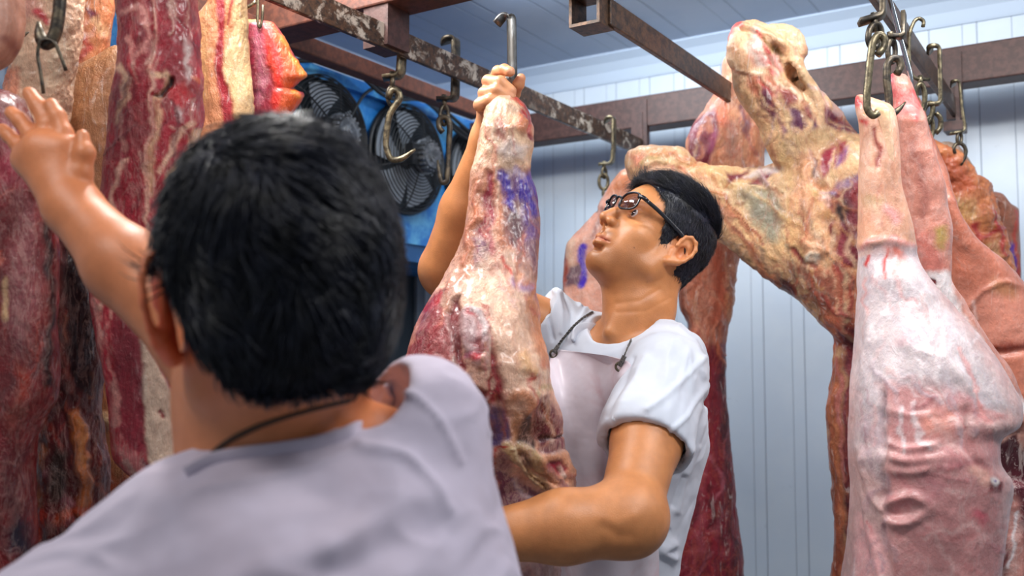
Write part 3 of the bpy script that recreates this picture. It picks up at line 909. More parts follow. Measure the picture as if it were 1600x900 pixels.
regs = [
 Rg((244, 206, 168), [(745, 150), (835, 150), (835, 262), (740, 270)], soft=14),
 Rg((196, 130, 112), [(775, 185), (790, 180), (797, 205), (788, 225), (776, 212)], soft=5, h=-.003),
 Rg(WHITE, [(800, 215), (824, 228), (815, 250), (790, 248), (772, 235)], soft=8, h=.003, op=.8),  # whitish patch paints the highlight on the ankle
 Rg((214, 70, 50), [(806, 150), (822, 165), (826, 190), (830, 210)], w=4, soft=4, h=-.002), Rg((206, 50, 50), [(815, 175), (822, 192)], w=4, soft=3),
 Rg(ORANGE, [(808, 186), (816, 196)], w=7, soft=5, h=.004), Rg((150, 30, 40), [(828, 205), (831, 215)], w=3, soft=2),
 Rg((222, 150, 110), [(742, 268), (760, 262), (775, 262), (772, 300), (755, 400), (720, 440), (712, 400), (728, 350), (735, 300)], soft=9),
 Rg((226, 140, 100), [(748, 290), (742, 350), (722, 410)], w=4, soft=3, h=.003),
 Rg((165, 48, 66), [(762, 268), (776, 268), (774, 330), (768, 372), (756, 385), (748, 365), (756, 320)], soft=5, a=.5, h=-.002),
 Rg((142, 88, 112), [(740, 375), (766, 372), (770, 400), (748, 430), (735, 420)], soft=7, a=.7),
 Rg((232, 156, 118), [(780, 262), (777, 300), (782, 350), (790, 400), (800, 430)], w=6, soft=4, h=.003),
 Rg((150, 96, 96), [(786, 262), (830, 262), (840, 300), (842, 360), (838, 420), (828, 450), (812, 430), (795, 385), (785, 330)], soft=6, a=.35),
 Rg((96, 56, 66), [(788, 318), (808, 322), (812, 355), (806, 390), (794, 370)], soft=9),
 Rg(INK, [(783, 268), (798, 264), (806, 300), (800, 332), (786, 318)], soft=6, warp=9, op=.92),
 Rg(INK, [(806, 266), (832, 272), (840, 300), (841, 332), (822, 340), (808, 312)], soft=6, warp=9, op=.92), Rg((210, 190, 220), [(800, 266), (812, 270)], w=5, soft=4),
 Rg((120, 90, 180), [(815, 335), (838, 345), (836, 372), (818, 375)], soft=8, warp=8, op=.7),
 Rg((140, 104, 124), [(818, 372), (842, 378), (840, 425), (822, 425)], soft=7, op=.8),
 Rg((246, 206, 178), [(758, 395), (800, 395), (828, 440), (836, 470), (835, 545), (790, 560), (750, 500), (712, 470), (725, 440)], soft=12),
 Rg((214, 80, 60), [(790, 410), (800, 428)], w=3, soft=3), Rg((198, 60, 80), [(765, 378), (772, 395)], w=6, soft=5, op=.8),
 Rg((168, 124, 190), [(805, 440), (830, 452), (838, 480)], w=7, soft=7, op=.7), Rg((190, 150, 205), [(800, 478), (795, 490)], w=6, soft=6, op=.7),
 # left big muscle
 Rg((164, 40, 52), [(704, 448), (684, 452), (664, 478), (650, 508), (636, 548), (628, 575), (632, 640), (660, 720), (700, 820), (760, 860), (772, 700), (744, 640), (716, 580), (702, 520)], soft=5, a=.18),
 Rg((206, 24, 44), [(690, 452), (672, 470), (660, 492), (676, 486), (692, 470)], soft=4),
 Rg((222, 178, 150), [(694, 452), (690, 478), (700, 492), (712, 470)], soft=5),
 Rg((150, 40, 56), [(662, 488), (672, 488), (668, 560), (655, 590), (644, 560)], soft=6, a=.3),
 Rg((196, 96, 98), [(684, 500), (698, 510), (706, 560), (700, 600), (686, 560)], soft=8, a=.2),
 Rg((226, 150, 128), [(661, 484), (648, 520), (636, 556)], w=3, soft=3),
 Rg((206, 14, 34), [(640, 560), (690, 600), (720, 650), (735, 700), (720, 740), (690, 720), (655, 640)], soft=16, op=.7),
 Rg((232, 196, 190), [(702, 492), (704, 540), (716, 590), (728, 625)], w=2.5, soft=2.5, h=.002),
 Rg((142, 10, 30), [(708, 468), (718, 462), (721, 500), (720, 545), (728, 585), (712, 575), (704, 530), (702, 490)], soft=3.5, h=-.008),
 Rg((150, 12, 30), [(733, 600), (762, 612), (764, 650), (742, 640)], soft=5, h=-.006), Rg((168, 14, 34), [(770, 545), (780, 560), (784, 600), (786, 634), (764, 636), (758, 600)], soft=4, h=-.006),
 Rg((206, 170, 172), [(724, 640), (706, 680), (700, 705), (716, 690), (742, 650), (760, 628)], w=4, soft=3, h=.003),
 Rg((128, 10, 28), [(742, 652), (762, 640), (764, 690), (738, 715), (716, 740), (706, 735), (722, 690)], soft=4, h=-.006),
 Rg((112, 88, 150), [(766, 638), (786, 640), (798, 668), (800, 690), (780, 695), (757, 705), (745, 738), (742, 712), (762, 680)], soft=5, a=.15),
 Rg((110, 44, 66), [(745, 735), (770, 700), (782, 730), (765, 790), (745, 780)], soft=6, a=.8),
 # knuckle joint
 Rg((228, 192, 192), [(718, 490), (734, 478), (750, 482), (762, 500), (766, 530), (764, 560), (754, 576), (740, 566), (726, 548), (716, 520)], soft=5, warp=4, h=.008),
 Rg((200, 70, 80), [(734, 482), (730, 496), (744, 500)], w=3, soft=3), Rg((190, 110, 130), [(728, 556), (742, 560), (756, 563)], w=4, soft=3), Rg((205, 30, 50), [(740, 562), (752, 562)], w=4, soft=3, h=.002),
 Rg((240, 226, 224), [(738, 486), (752, 500), (756, 520)], w=5, soft=4, h=.003), Rg((170, 90, 100), [(744, 536), (748, 556)], w=4, soft=4, h=-.006),
 Rg((250, 240, 235), [(753, 562), (757, 563)], w=4, soft=3, h=.005), Rg((225, 190, 180), [(733, 585), (735, 600)], w=2.5, soft=2),
 # fat column
 Rg((242, 200, 170), [(780, 470), (836, 470), (850, 560), (862, 610), (850, 618), (836, 640), (826, 660), (812, 700), (800, 700), (796, 650), (784, 600), (780, 540)], soft=8, h=.002),
 Rg((228, 150, 106), [(828, 470), (842, 530), (852, 570)], w=8, soft=9), Rg((240, 190, 135), [(818, 555), (822, 570), (832, 580)], w=8, soft=8, h=.005),
 Rg((214, 90, 62), [(826, 594), (836, 590)], w=3.5, soft=3), Rg((218, 150, 110), [(800, 620), (815, 616), (830, 630), (818, 650)], w=6, soft=7, h=.003),
 Rg((196, 165, 120), [(836, 622), (848, 606), (862, 604)], w=4, soft=4), Rg((222, 170, 130), [(803, 645), (810, 690)], w=6, soft=5),
 Rg((98, 76, 72), [(818, 640), (834, 645), (834, 690), (832, 740), (810, 720), (808, 680)], soft=5, a=.6),
 Rg((122, 48, 62), [(838, 625), (862, 616), (876, 650), (882, 700), (860, 690), (846, 700), (834, 680)], soft=5, a=.45), Rg((196, 150, 120), [(862, 622), (858, 660), (862, 685)], w=4, soft=4, a=.8),
 Rg((150, 96, 104), [(838, 700), (878, 690), (882, 705), (845, 712)], soft=4, a=.8), Rg((70, 30, 36), [(842, 684), (862, 690), (880, 684)], w=2.5, soft=2.5, h=-.004),
 # lower folds
 Rg((214, 186, 138), [(792, 690), (800, 712), (828, 738), (850, 756), (880, 770), (866, 748), (836, 716), (812, 698)], w=8, soft=4, warp=5, h=.007),
 Rg((226, 206, 166), [(800, 700), (812, 728), (840, 752)], w=3, soft=2, h=.003), Rg((150, 104, 66), [(808, 712), (832, 742), (852, 762)], w=2, soft=2, h=-.004),
 Rg((240, 178, 140), [(842, 706), (882, 708), (897, 735), (892, 762), (866, 772), (850, 750)], soft=4, h=.005), Rg((178, 40, 70), [(850, 722), (872, 716), (886, 734), (870, 744)], soft=4, h=-.003), Rg((244, 214, 200), [(873, 730), (878, 742)], w=4, soft=3, h=.003),
 Rg((238, 190, 160), [(862, 765), (885, 768)], w=8, soft=6, h=.003),
 Rg((188, 26, 30), [(792, 694), (778, 702), (768, 740), (760, 772)], w=3.5, soft=2.5), Rg((214, 160, 140), [(784, 704), (776, 740), (768, 770), (762, 800)], w=5, soft=3),
 Rg((130, 72, 96), [(790, 712), (800, 740), (830, 760), (858, 774), (850, 800), (762, 812), (770, 760), (780, 720)], soft=6, a=.5), Rg((236, 226, 236), [(806, 750), (816, 772), (830, 775)], w=3, soft=5, op=.7),
 Rg((216, 176, 172), [(740, 860), (880, 860), (880, 1030), (740, 1030)], soft=20, a=.3), Rg((160, 26, 40), [(772, 872), (770, 900)], w=2, soft=3)]
rid = [([(784, 600), (790, 640), (800, 690)], 4, .004), ([(716, 590), (742, 650)], 4, .003), ([(800, 745), (850, 770)], 4, .004), ([(760, 470), (772, 520), (780, 560)], 5, .006), ([(750, 280), (744, 340), (724, 400)], 5, .003)]
regs += sinews((735, 160, 830, 260), 16, [(250, 225, 200), (206, 110, 96), (216, 150, 110)], 80, 1) + sinews((700, 380, 850, 640), 40, [(250, 226, 196), (214, 120, 84), (232, 160, 110), (196, 90, 80)], 80, 2) + sinews((645, 480, 760, 760), 30, [(214, 110, 110), (120, 10, 30), (226, 160, 150), (190, 30, 50)], 75, 3, (.8, 2.4)) + sinews((750, 690, 890, 900), 30, [(232, 206, 170), (110, 40, 60), (160, 100, 130), (206, 120, 100)], 60, 4) + sinews((735, 260, 840, 420), 18, [(232, 190, 180), (120, 50, 70), (216, 130, 110)], 85, 5)
organic('beef_hindquarter', [loft(leg, 2.0, 2.3)], MEAT, (238, 186, 158), regs, 'raw beef hind leg stamped with purple ink, lifted by the man in glasses', 'meat', .14, 3, .0045, 26, .0011, .22, ridges=rid, stretch=(1, 1, .55))

# ------------------------------------------------------------------ right: big beef quarter with its shank pointing left
horiz = [(977, 240, 979, 262, 2.18, .05), (984, 232, 984, 278, 2.18, .07), (1010, 229, 1008, 290, 2.16, .08), (1058, 229, 1050, 306, 2.15, .09), (1090, 252, 1085, 335, 2.14, .09), (1150, 264, 1135, 385, 2.13, .10),
         (1200, 261, 1185, 424, 2.12, .12), (1250, 240, 1238, 462, 2.1, .16), (1300, 218, 1288, 510, 2.08, .18), (1345, 212, 1325, 545, 2.06, .18), (1400, 228, 1375, 552, 2.06, .14)]
hock = rows(2.08, .08, (34, 1158, 1180, 2.1, .05), (44, 1147, 1206, 2.1, .07), (62, 1140, 1212), (92, 1138, 1216), (110, 1145, 1226), (135, 1150, 1243), (170, 1166, 1300), (200, 1185, 1334), (235, 1200, 1348), (280, 1225, 1352))
hock2 = rows(2.07, .06, (38, 1208, 1228), (46, 1198, 1244), (62, 1200, 1256), (80, 1206, 1257), (98, 1214, 1252), (115, 1236, 1258), (135, 1248, 1272), (160, 1255, 1300), (190, 1270, 1325))
tend = [(1160, 36, 1156, 44, 2.06, .03), (1180, 40, 1174, 52, 2.055, .035), (1205, 52, 1198, 66, 2.05, .035), (1240, 72, 1226, 84, 2.05, .03)]
strip = rows(2.08, .10, (430, 1270, 1352, 2.06, .14), (480, 1290, 1352, 2.06, .14), (530, 1306, 1352), (580, 1304, 1356), (640, 1296, 1356), (700, 1298, 1356), (780, 1304, 1356), (850, 1306, 1356), (920, 1298, 1352), (1000, 1296, 1345))
regs = [
 Rg((236, 190, 140), [(975, 225), (1150, 225), (1150, 420), (975, 320)], soft=20),
 Rg((240, 160, 130), [(985, 240), (1010, 240), (1020, 262), (990, 262)], soft=8), Rg((206, 50, 40), [(1062, 262), (1092, 272), (1110, 282)], w=6, soft=4), Rg((206, 60, 50), [(1075, 240), (1095, 262)], w=3, soft=3),
 Rg((208, 176, 120), [(1005, 256), (1018, 248), (1034, 248)], w=5, soft=4, h=.003), Rg((160, 100, 70), [(1012, 262), (1040, 256), (1062, 262)], w=2, soft=2, h=-.004), Rg((238, 196, 160), [(1020, 258), (1060, 270)], w=7, soft=5, h=.003),
 Rg((240, 200, 140), [(1088, 256), (1150, 285), (1200, 330), (1240, 380)], w=20, soft=16),
 Rg((122, 22, 50), [(1136, 270), (1168, 264), (1160, 276), (1140, 290)], soft=5), Rg((122, 22, 50), [(1168, 290), (1180, 276), (1216, 262), (1200, 278), (1176, 296)], soft=4), Rg(WHITE, [(1165, 276), (1200, 266), (1225, 268)], w=4, soft=4, op=.8),
 Rg((184, 178, 150), [(1156, 306), (1190, 290), (1220, 310), (1236, 345), (1228, 372), (1200, 372), (1172, 340)], soft=14, a=.25), Rg((146, 146, 130), [(1180, 330), (1205, 345), (1212, 368)], w=8, soft=12, op=.6),
 Rg((242, 200, 140), [(1225, 250), (1245, 300), (1235, 360), (1260, 400)], w=14, soft=12), Rg((236, 176, 130), [(1262, 250), (1256, 310), (1262, 370), (1285, 390)], w=16, soft=12, h=.004),
 Rg((228, 170, 128), [(1250, 372), (1280, 384), (1300, 392), (1282, 402), (1262, 398)], soft=4, h=.006),
 Rg((62, 36, 44), [(1274, 250), (1272, 275)], w=1.6, soft=2, h=-.003),
 Rg((168, 26, 60), [(1284, 240), (1298, 218), (1322, 220), (1316, 244), (1300, 262), (1288, 278), (1280, 262)], soft=4, a=.12, warp=4), Rg((150, 90, 150), [(1306, 244), (1326, 228), (1322, 252), (1306, 264)], soft=5, warp=4), Rg((226, 150, 170), [(1300, 232), (1296, 262)], w=1.6, soft=2),
 Rg((238, 200, 150), [(1322, 214), (1348, 212), (1348, 232), (1326, 238)], soft=5),
 Rg((118, 28, 46), [(1290, 305), (1302, 296), (1330, 282), (1350, 276), (1352, 400), (1345, 420), (1316, 420), (1300, 390), (1290, 350)], soft=4, a=.10, warp=4), Rg((160, 130, 160), [(1298, 300), (1330, 280), (1350, 268)], w=6, soft=4), Rg((150, 30, 48), [(1300, 330), (1320, 390)], w=10, soft=8, op=.6),
 Rg((64, 44, 42), [(1302, 322), (1324, 312), (1332, 325), (1318, 345), (1302, 342)], soft=7), Rg((238, 200, 190), [(1288, 300), (1292, 320)], w=4, soft=3),
 Rg((110, 16, 36), [(1244, 392), (1256, 408), (1272, 414)], w=5, soft=3, h=-.004), Rg((240, 232, 210), [(1266, 400), (1276, 404)], w=7, soft=4, h=.004),
 Rg((206, 130, 96), [(1270, 412), (1310, 420), (1352, 430), (1352, 520), (1320, 560), (1300, 520), (1280, 470)], soft=10, a=.5), Rg((156, 30, 44), [(1306, 412), (1322, 450), (1316, 500)], w=8, soft=7), Rg((226, 192, 150), [(1318, 424), (1320, 500)], w=4, soft=4),
 Rg((150, 90, 70), [(1222, 408), (1262, 415), (1294, 430), (1308, 470), (1290, 500), (1250, 455)], soft=8, a=.3),
 Rg((84, 48, 54), [(1196, 425), (1216, 430), (1252, 452), (1262, 470), (1230, 460), (1200, 442)], soft=6, warp=5), Rg((222, 150, 110), [(1140, 330), (1180, 400), (1200, 428)], w=10, soft=9), Rg((236, 190, 130), [(1134, 310), (1172, 352), (1212, 402)], w=3, soft=3, h=.003), Rg((150, 60, 50), [(1128, 300), (1160, 340), (1196, 378)], w=1.5, soft=2, h=-.003),
 Rg((206, 120, 86), [(1284, 480), (1306, 500), (1310, 540), (1300, 560), (1285, 520)], soft=6, a=.6),
 # hock
 Rg((240, 200, 158), [(1138, 34), (1216, 34), (1226, 110), (1170, 140), (1142, 110)], soft=8), Rg(WHITE, [(1180, 50), (1182, 80), (1192, 100)], w=8, soft=7, op=.7), Rg((216, 80, 70), [(1158, 34), (1146, 46), (1140, 62)], w=4, soft=3), Rg((210, 66, 60), [(1182, 50), (1194, 66), (1200, 96), (1206, 118)], w=4, soft=3.5),
 Rg((150, 120, 60), [(1196, 64), (1212, 82), (1220, 95)], w=3, soft=3), Rg((206, 160, 120), [(1150, 78), (1165, 90), (1168, 112)], w=8, soft=6, h=.003), Rg((236, 170, 160), [(1206, 92), (1218, 108), (1212, 118)], w=7, soft=5),
 Rg((90, 46, 40), [(1232, 98), (1244, 122), (1256, 140)], w=3, soft=2, h=-.010), Rg((210, 70, 56), [(1252, 60), (1256, 76)], w=4, soft=3), Rg((240, 206, 160), [(1206, 42), (1250, 55), (1245, 95), (1262, 140), (1276, 160)], w=12, soft=9),
 Rg((208, 110, 86), [(1166, 128), (1200, 122), (1216, 140), (1200, 160), (1176, 150)], soft=8, a=.4),
 Rg((112, 40, 66), [(1186, 134), (1206, 136), (1216, 165), (1206, 190), (1196, 172)], soft=5, a=.25), Rg((128, 34, 62), [(1218, 134), (1236, 140), (1248, 156), (1232, 160)], soft=4), Rg((104, 46, 84), [(1232, 160), (1250, 172), (1262, 195), (1256, 205), (1232, 190)], soft=5, a=.2), Rg((110, 50, 88), [(1212, 176), (1228, 196), (1244, 212), (1226, 210)], soft=6, a=.2),
 Rg((118, 44, 72), [(1286, 162), (1310, 168), (1332, 192), (1340, 208), (1306, 206), (1290, 184)], soft=6, a=.3), Rg((106, 56, 92), [(1260, 170), (1276, 196), (1270, 210)], w=5, soft=5, a=.3),
 Rg((240, 206, 156), [(1222, 165), (1240, 215)], w=3, soft=3), Rg((240, 204, 160), [(1250, 140), (1276, 156), (1286, 190), (1300, 214)], w=5, soft=5), Rg((238, 200, 148), [(1226, 232), (1270, 216), (1300, 212)], w=12, soft=10),
 # hanging strip
 Rg((178, 106, 74), [(1292, 560), (1318, 560), (1322, 900), (1326, 1000), (1290, 1000)], soft=5, a=.5), Rg((214, 130, 84), [(1302, 600), (1306, 680), (1312, 760), (1318, 830)], w=5, soft=4), Rg((112, 30, 44), [(1326, 520), (1336, 560), (1334, 700), (1342, 900)], w=16, soft=5, a=.3), Rg((216, 132, 120), [(1310, 560), (1314, 680), (1324, 750)], w=3, soft=2.5), Rg((146, 62, 72), [(1330, 560), (1328, 640), (1336, 720)], w=5, soft=5),
]
regs += sinews((985, 235, 1160, 310), 26, [(252, 220, 170), (196, 80, 56), (150, 90, 60), (226, 150, 90)], 15, 6, h=.003) + sinews((1100, 270, 1300, 470), 60, [(252, 222, 160), (214, 130, 80), (168, 84, 60), (236, 190, 120), (150, 130, 110)], 60, 7, h=.0025) + sinews((1140, 40, 1260, 130), 22, [(250, 226, 190), (206, 70, 60), (150, 100, 60), (226, 150, 110)], 65, 8, h=.003) + sinews((1170, 120, 1345, 240), 34, [(250, 216, 160), (110, 40, 70), (196, 120, 90), (206, 170, 170)], 60, 9, h=.002) + sinews((1240, 250, 1350, 540), 44, [(240, 180, 130), (150, 30, 40), (196, 90, 60), (246, 210, 170)], 88, 10, h=.0025) + sinews((1296, 560, 1356, 900), 26, [(216, 140, 96), (120, 40, 40), (150, 84, 50)], 88, 12, h=.002)
organic('beef_quarter', [loft(horiz, 2.2), loft(hock, 2.2), loft(hock2, 2.2), loft(tend, 2.2), loft(strip, 2.4)], FAT, (240, 196, 146), regs,
        'yellow-fatted beef quarter sprawling across the right, knobbly shank held up', 'meat', .22, 11, .0075, 22, .0016, .25, voxel=.004,
        ridges=[([(1330, 560), (1332, 700), (1330, 900)], 4, -.012), ([(1256, 240), (1262, 300), (1258, 370)], 5, .006), ([(1286, 290), (1292, 350), (1305, 400)], 4, -.006), ([(1205, 60), (1240, 120), (1262, 150)], 5, -.008), ([(1100, 262), (1150, 290), (1200, 330)], 5, .005)])

# beef side behind the man's head
side = rows(2.42, .10, (78, 1142, 1150), (92, 1134, 1160), (130, 1128, 1176), (165, 1106, 1196), (195, 1086, 1197), (225, 1074, 1196), (260, 1072, 1194), (300, 1072, 1192), (350, 1070, 1186), (400, 1064, 1156), (440, 1060, 1146), (480, 1062, 1142), (510, 1076, 1136), (545, 1070, 1132),
            (600, 1050, 1132), (660, 1042, 1136), (720, 1036, 1142), (780, 1030, 1148), (840, 1028, 1156), (900, 1028, 1162), (1000, 1030, 1166))
regs = [Rg((224, 160, 122), [(1125, 80), (1200, 150), (1198, 350), (1075, 350), (1090, 260), (1120, 180)], soft=10, a=.5),
 Rg((226, 120, 80), [(1130, 145), (1122, 175), (1128, 190)], w=9, soft=8),
 Rg((122, 14, 42), [(1078, 205), (1100, 180), (1116, 168), (1122, 190), (1112, 240), (1104, 262), (1074, 250)], soft=4, a=.05, warp=4), Rg((170, 80, 120), [(1114, 200), (1108, 235)], w=3, soft=4),
 Rg((130, 84, 100), [(1158, 165), (1168, 190), (1162, 205)], w=4, soft=4, a=.3), Rg((176, 136, 130), [(1138, 196), (1144, 240)], w=9, soft=10, op=.6),
 Rg((224, 150, 120), [(1055, 380), (1150, 380), (1146, 500), (1130, 530), (1080, 530), (1060, 480)], soft=8, a=.6), Rg((216, 110, 76), [(1120, 400), (1130, 440), (1118, 500)], w=10, soft=8), Rg((230, 160, 110), [(1136, 465), (1138, 500)], w=5, soft=4, h=.004),
 Rg((120, 16, 40), [(1025, 540), (1140, 530), (1175, 1000), (1020, 1000)], soft=10, a=.28), Rg((150, 26, 48), [(1092, 560), (1110, 700), (1100, 850)], w=14, soft=16), Rg((180, 90, 104), [(1104, 700), (1096, 760), (1094, 860)], w=5, soft=8, op=.6), Rg((86, 8, 26), [(1128, 560), (1136, 740), (1152, 900)], w=5, soft=5)]
regs += sinews((1075, 130, 1200, 350), 30, [(244, 200, 160), (196, 90, 60), (150, 90, 100), (232, 150, 100)], 90, 13, h=.002) + sinews((1060, 380, 1150, 540), 24, [(244, 190, 150), (190, 76, 50), (226, 130, 90)], 88, 14, h=.003) + sinews((1030, 560, 1160, 880), 40, [(160, 60, 74), (84, 6, 24), (176, 96, 110), (150, 16, 40)], 88, 15, (1, 4))
organic('beef_carcass', [loft(side, 2.4)], FAT, (226, 160, 126), regs, 'tall beef side behind the man in glasses, dark red frozen flank below', 'meat', .35, 23, .006, 20, .0016, .25)

# piece behind his face, with an ink stamp
shoulder = rows(2.35, .10, (262, 975, 1010), (285, 955, 1030), (310, 940, 1040), (335, 926, 1040), (352, 912, 1040), (365, 900, 1040), (378, 888, 1040), (400, 882, 1040), (440, 880, 1040), (500, 880, 1035), (560, 884, 1030), (640, 890, 1025), (760, 900, 1015), (860, 915, 1000))
organic('beef_shoulder', [loft(shoulder, 2.4)], PORK, (226, 166, 144), [
 Rg((214, 130, 80), [(960, 262), (1000, 262), (975, 300), (950, 300)], soft=8), Rg((40, 20, 20), [(926, 322), (928, 330)], w=3, soft=2.5, h=-.004), Rg((180, 80, 60), [(884, 385), (882, 445)], w=3, soft=3),
 Rg((50, 40, 80), [(886, 414), (906, 414), (908, 446), (884, 446)], soft=4, warp=8, op=.8), Rg(INK, [(914, 388), (908, 410), (912, 430), (906, 446)], w=5, soft=3, warp=6), Rg((226, 186, 160), [(896, 380), (890, 410)], w=6, soft=5), Rg((170, 110, 100), [(940, 330), (925, 370)], w=3, soft=4)],
 'pinkish forequarter with a smeared purple stamp, behind the glasses wearer\'s chin', 'meat', .2, 31, .004, 22, .001, .2)

# ------------------------------------------------------------------ right: pale pig carcass in front
pig = rows(1.60, .10, (148, 1334, 1352, 1.61, .03), (165, 1336, 1390, 1.61, .05), (185, 1342, 1398, 1.6, .06), (215, 1346, 1401, 1.6, .07), (260, 1348, 1401, 1.6, .08), (300, 1347, 1407, 1.6, .08), (340, 1345, 1418, 1.6, .09), (375, 1345, 1423, 1.6, .10), (400, 1346, 1426, 1.6, .10), (430, 1346, 1442, 1.59, .12), (480, 1344, 1482, 1.58, .14),
  (540, 1340, 1532, 1.56, .17), (600, 1336, 1568, 1.55, .2), (640, 1334, 1584, 1.54, .2), (668, 1333, 1578, 1.54, .22), (690, 1333, 1548, 1.54, .22), (720, 1335, 1546, 1.53, .22), (760, 1338, 1566, 1.53, .22), (800, 1336, 1560, 1.53, .22), (850, 1330, 1555, 1.53, .22), (900, 1322, 1550, 1.53, .22), (980, 1316, 1545, 1.53, .2), (1040, 1320, 1530, 1.53, .16))
stub = [(1530, 738, 1530, 800, 1.50, .06), (1548, 738, 1550, 788, 1.485, .055), (1562, 742, 1564, 772, 1.47, .045), (1568, 746, 1569, 766, 1.465, .03)]
rid = [([(1382, 690), (1420, 702), (1465, 695)], 5, .008), ([(1380, 712), (1420, 720), (1470, 714)], 5, .006), ([(1382, 735), (1420, 738), (1460, 730)], 5, .005), ([(1380, 752), (1384, 766)], 7, -.008),
       ([(1380, 790), (1400, 782), (1425, 775), (1455, 790)], 6, .009), ([(1384, 812), (1410, 818), (1455, 798)], 6, .010), ([(1384, 805), (1420, 800)], 4, -.004), ([(1344, 700), (1356, 760), (1378, 800)], 4, .006), ([(1352, 780), (1362, 850), (1380, 920)], 5, .005), ([(1380, 600), (1379, 700), (1381, 790)], 4, -.010),
       ([(1385, 640), (1430, 650), (1470, 640)], 6, .004), ([(1480, 560), (1510, 610), (1520, 660)], 7, .006), ([(1512, 640), (1516, 700), (1540, 740)], 6, -.008), ([(1346, 384), (1385, 376), (1424, 386)], 5, .006), ([(1380, 805), (1385, 860), (1400, 930)], 4, -.005),
       ([(1400, 500), (1420, 540), (1460, 560)], 8, .004), ([(1360, 440), (1355, 520), (1350, 600)], 7, .004), ([(1368, 205), (1372, 260)], 4, -.007), ([(1530, 640), (1545, 668)], 7, .006)]
regs = [Rg((224, 168, 138), [(1330, 140), (1430, 140), (1430, 385), (1385, 372), (1340, 388)], soft=3, warp=3), Rg((216, 40, 50), [(1334, 148), (1340, 160)], w=7, soft=5), Rg((200, 150, 90), [(1352, 176), (1362, 182)], w=5, soft=4), Rg((200, 60, 50), [(1342, 188), (1350, 192)], w=4, soft=3),
 Rg((160, 70, 60), [(1366, 200), (1371, 230), (1372, 262)], w=4, soft=4), Rg((190, 170, 120), [(1358, 312), (1375, 322)], w=10, soft=10, op=.6), Rg((232, 150, 160), [(1385, 330), (1400, 345)], w=7, soft=8, op=.6), Rg((246, 206, 180), [(1352, 220), (1352, 290)], w=6, soft=8, op=.6),
 Rg((206, 140, 130), [(1346, 388), (1370, 376), (1400, 374), (1424, 384)], w=5, soft=4), Rg((206, 194, 198), [(1335, 395), (1425, 392), (1470, 470), (1540, 560), (1585, 640), (1460, 640), (1385, 600), (1378, 700), (1335, 700)], soft=14, a=.25),
 Rg((206, 60, 50), [(1386, 388), (1384, 412), (1385, 436)], w=2.2, soft=1.8, warp=3), Rg((196, 50, 50), [(1357, 402), (1356, 412)], w=4, soft=3, warp=5), Rg((224, 150, 140), [(1386, 392), (1410, 410), (1402, 425)], w=8, soft=7, op=.7), Rg((226, 120, 100), [(1398, 392), (1404, 398)], w=6, soft=4, op=.8),
 Rg((210, 178, 184), [(1400, 520), (1440, 510), (1450, 535), (1420, 545), (1395, 540)], soft=7, op=.8),
 Rg((206, 146, 144), [(1382, 600), (1470, 600), (1540, 640), (1560, 700), (1570, 780), (1560, 1040), (1400, 1040), (1384, 800)], soft=16, a=.12), Rg((232, 150, 126), [(1440, 650), (1490, 640), (1485, 680), (1440, 680)], soft=14, op=.6), Rg((206, 132, 140), [(1440, 740), (1480, 760), (1450, 780)], soft=14, op=.6),
 Rg((200, 178, 184), [(1340, 640), (1376, 640), (1376, 760), (1346, 720)], soft=10, a=.4, op=.8), Rg((150, 130, 140), [(1382, 745), (1386, 775)], w=5, soft=6, op=.7), Rg((196, 60, 90), [(1526, 806), (1536, 812)], w=6, soft=6), Rg((170, 30, 50), [(1358, 815), (1366, 860), (1368, 890)], w=1.8, soft=1.6),
 Rg((190, 40, 60), [(1495, 656), (1508, 668)], w=1.6, soft=2), Rg((228, 170, 170), [(1340, 800), (1380, 840), (1400, 1000), (1330, 1000)], soft=12),
 Rg((232, 180, 160), [(1520, 735), (1546, 745)], w=10, soft=6, op=.6), Rg((110, 30, 36), [(1548, 746), (1566, 752), (1566, 770), (1545, 768)], soft=3, warp=2), Rg((236, 228, 224), [(1554, 750), (1556, 752)], w=6, soft=3, warp=1), Rg((150, 130, 190), [(1555, 751), (1555.5, 751)], w=2, soft=1.5, warp=0)]
regs += sinews((1345, 400, 1540, 640), 40, [(240, 232, 234), (214, 176, 176), (196, 180, 190), (226, 150, 146)], 70, 16, (1.5, 5), h=.0012, op=(.3, .7)) + sinews((1385, 620, 1560, 900), 34, [(236, 196, 190), (206, 130, 130), (196, 120, 126)], 25, 17, (2, 6), h=.0015, op=(.2, .6)) + sinews((1335, 600, 1385, 900), 20, [(232, 216, 220), (176, 140, 150), (206, 160, 160)], 85, 18, h=.0015) + sinews((1345, 170, 1420, 370), 14, [(240, 190, 160), (190, 110, 90)], 86, 19, (1, 3), h=.001, op=(.2, .5))
organic('pig_carcass', [loft(pig, 2.0), loft(stub, 2.0)], PORK, (206, 168, 164), regs, 'pale pink pig carcass in front at the right, skinned below the shin', 'meat', .15, 41, .0035, 16, .0007, .12, ridges=rid, stretch=(1, 1, .7), voxel=.0033)
# cut trotters: the second shin of the same carcass, with the slit tendon
ten = rows(1.585, .03, (168, 1366, 1388, 1.575, .03), (185, 1372, 1389, 1.572, .03), (215, 1377, 1393, 1.575, .03), (250, 1380, 1396, 1.575, .03), (285, 1383, 1402, 1.58, .03), (310, 1385, 1408, 1.59, .03))
organic('tendon', [loft(ten, 2.0)], PORK, (236, 196, 160), [Rg((206, 170, 120), [(1372, 170), (1384, 176)], w=5, soft=4)], None, None, .05, 43, .001, 30, .0004, .1, parent=bpy.data.objects['pig_carcass'])

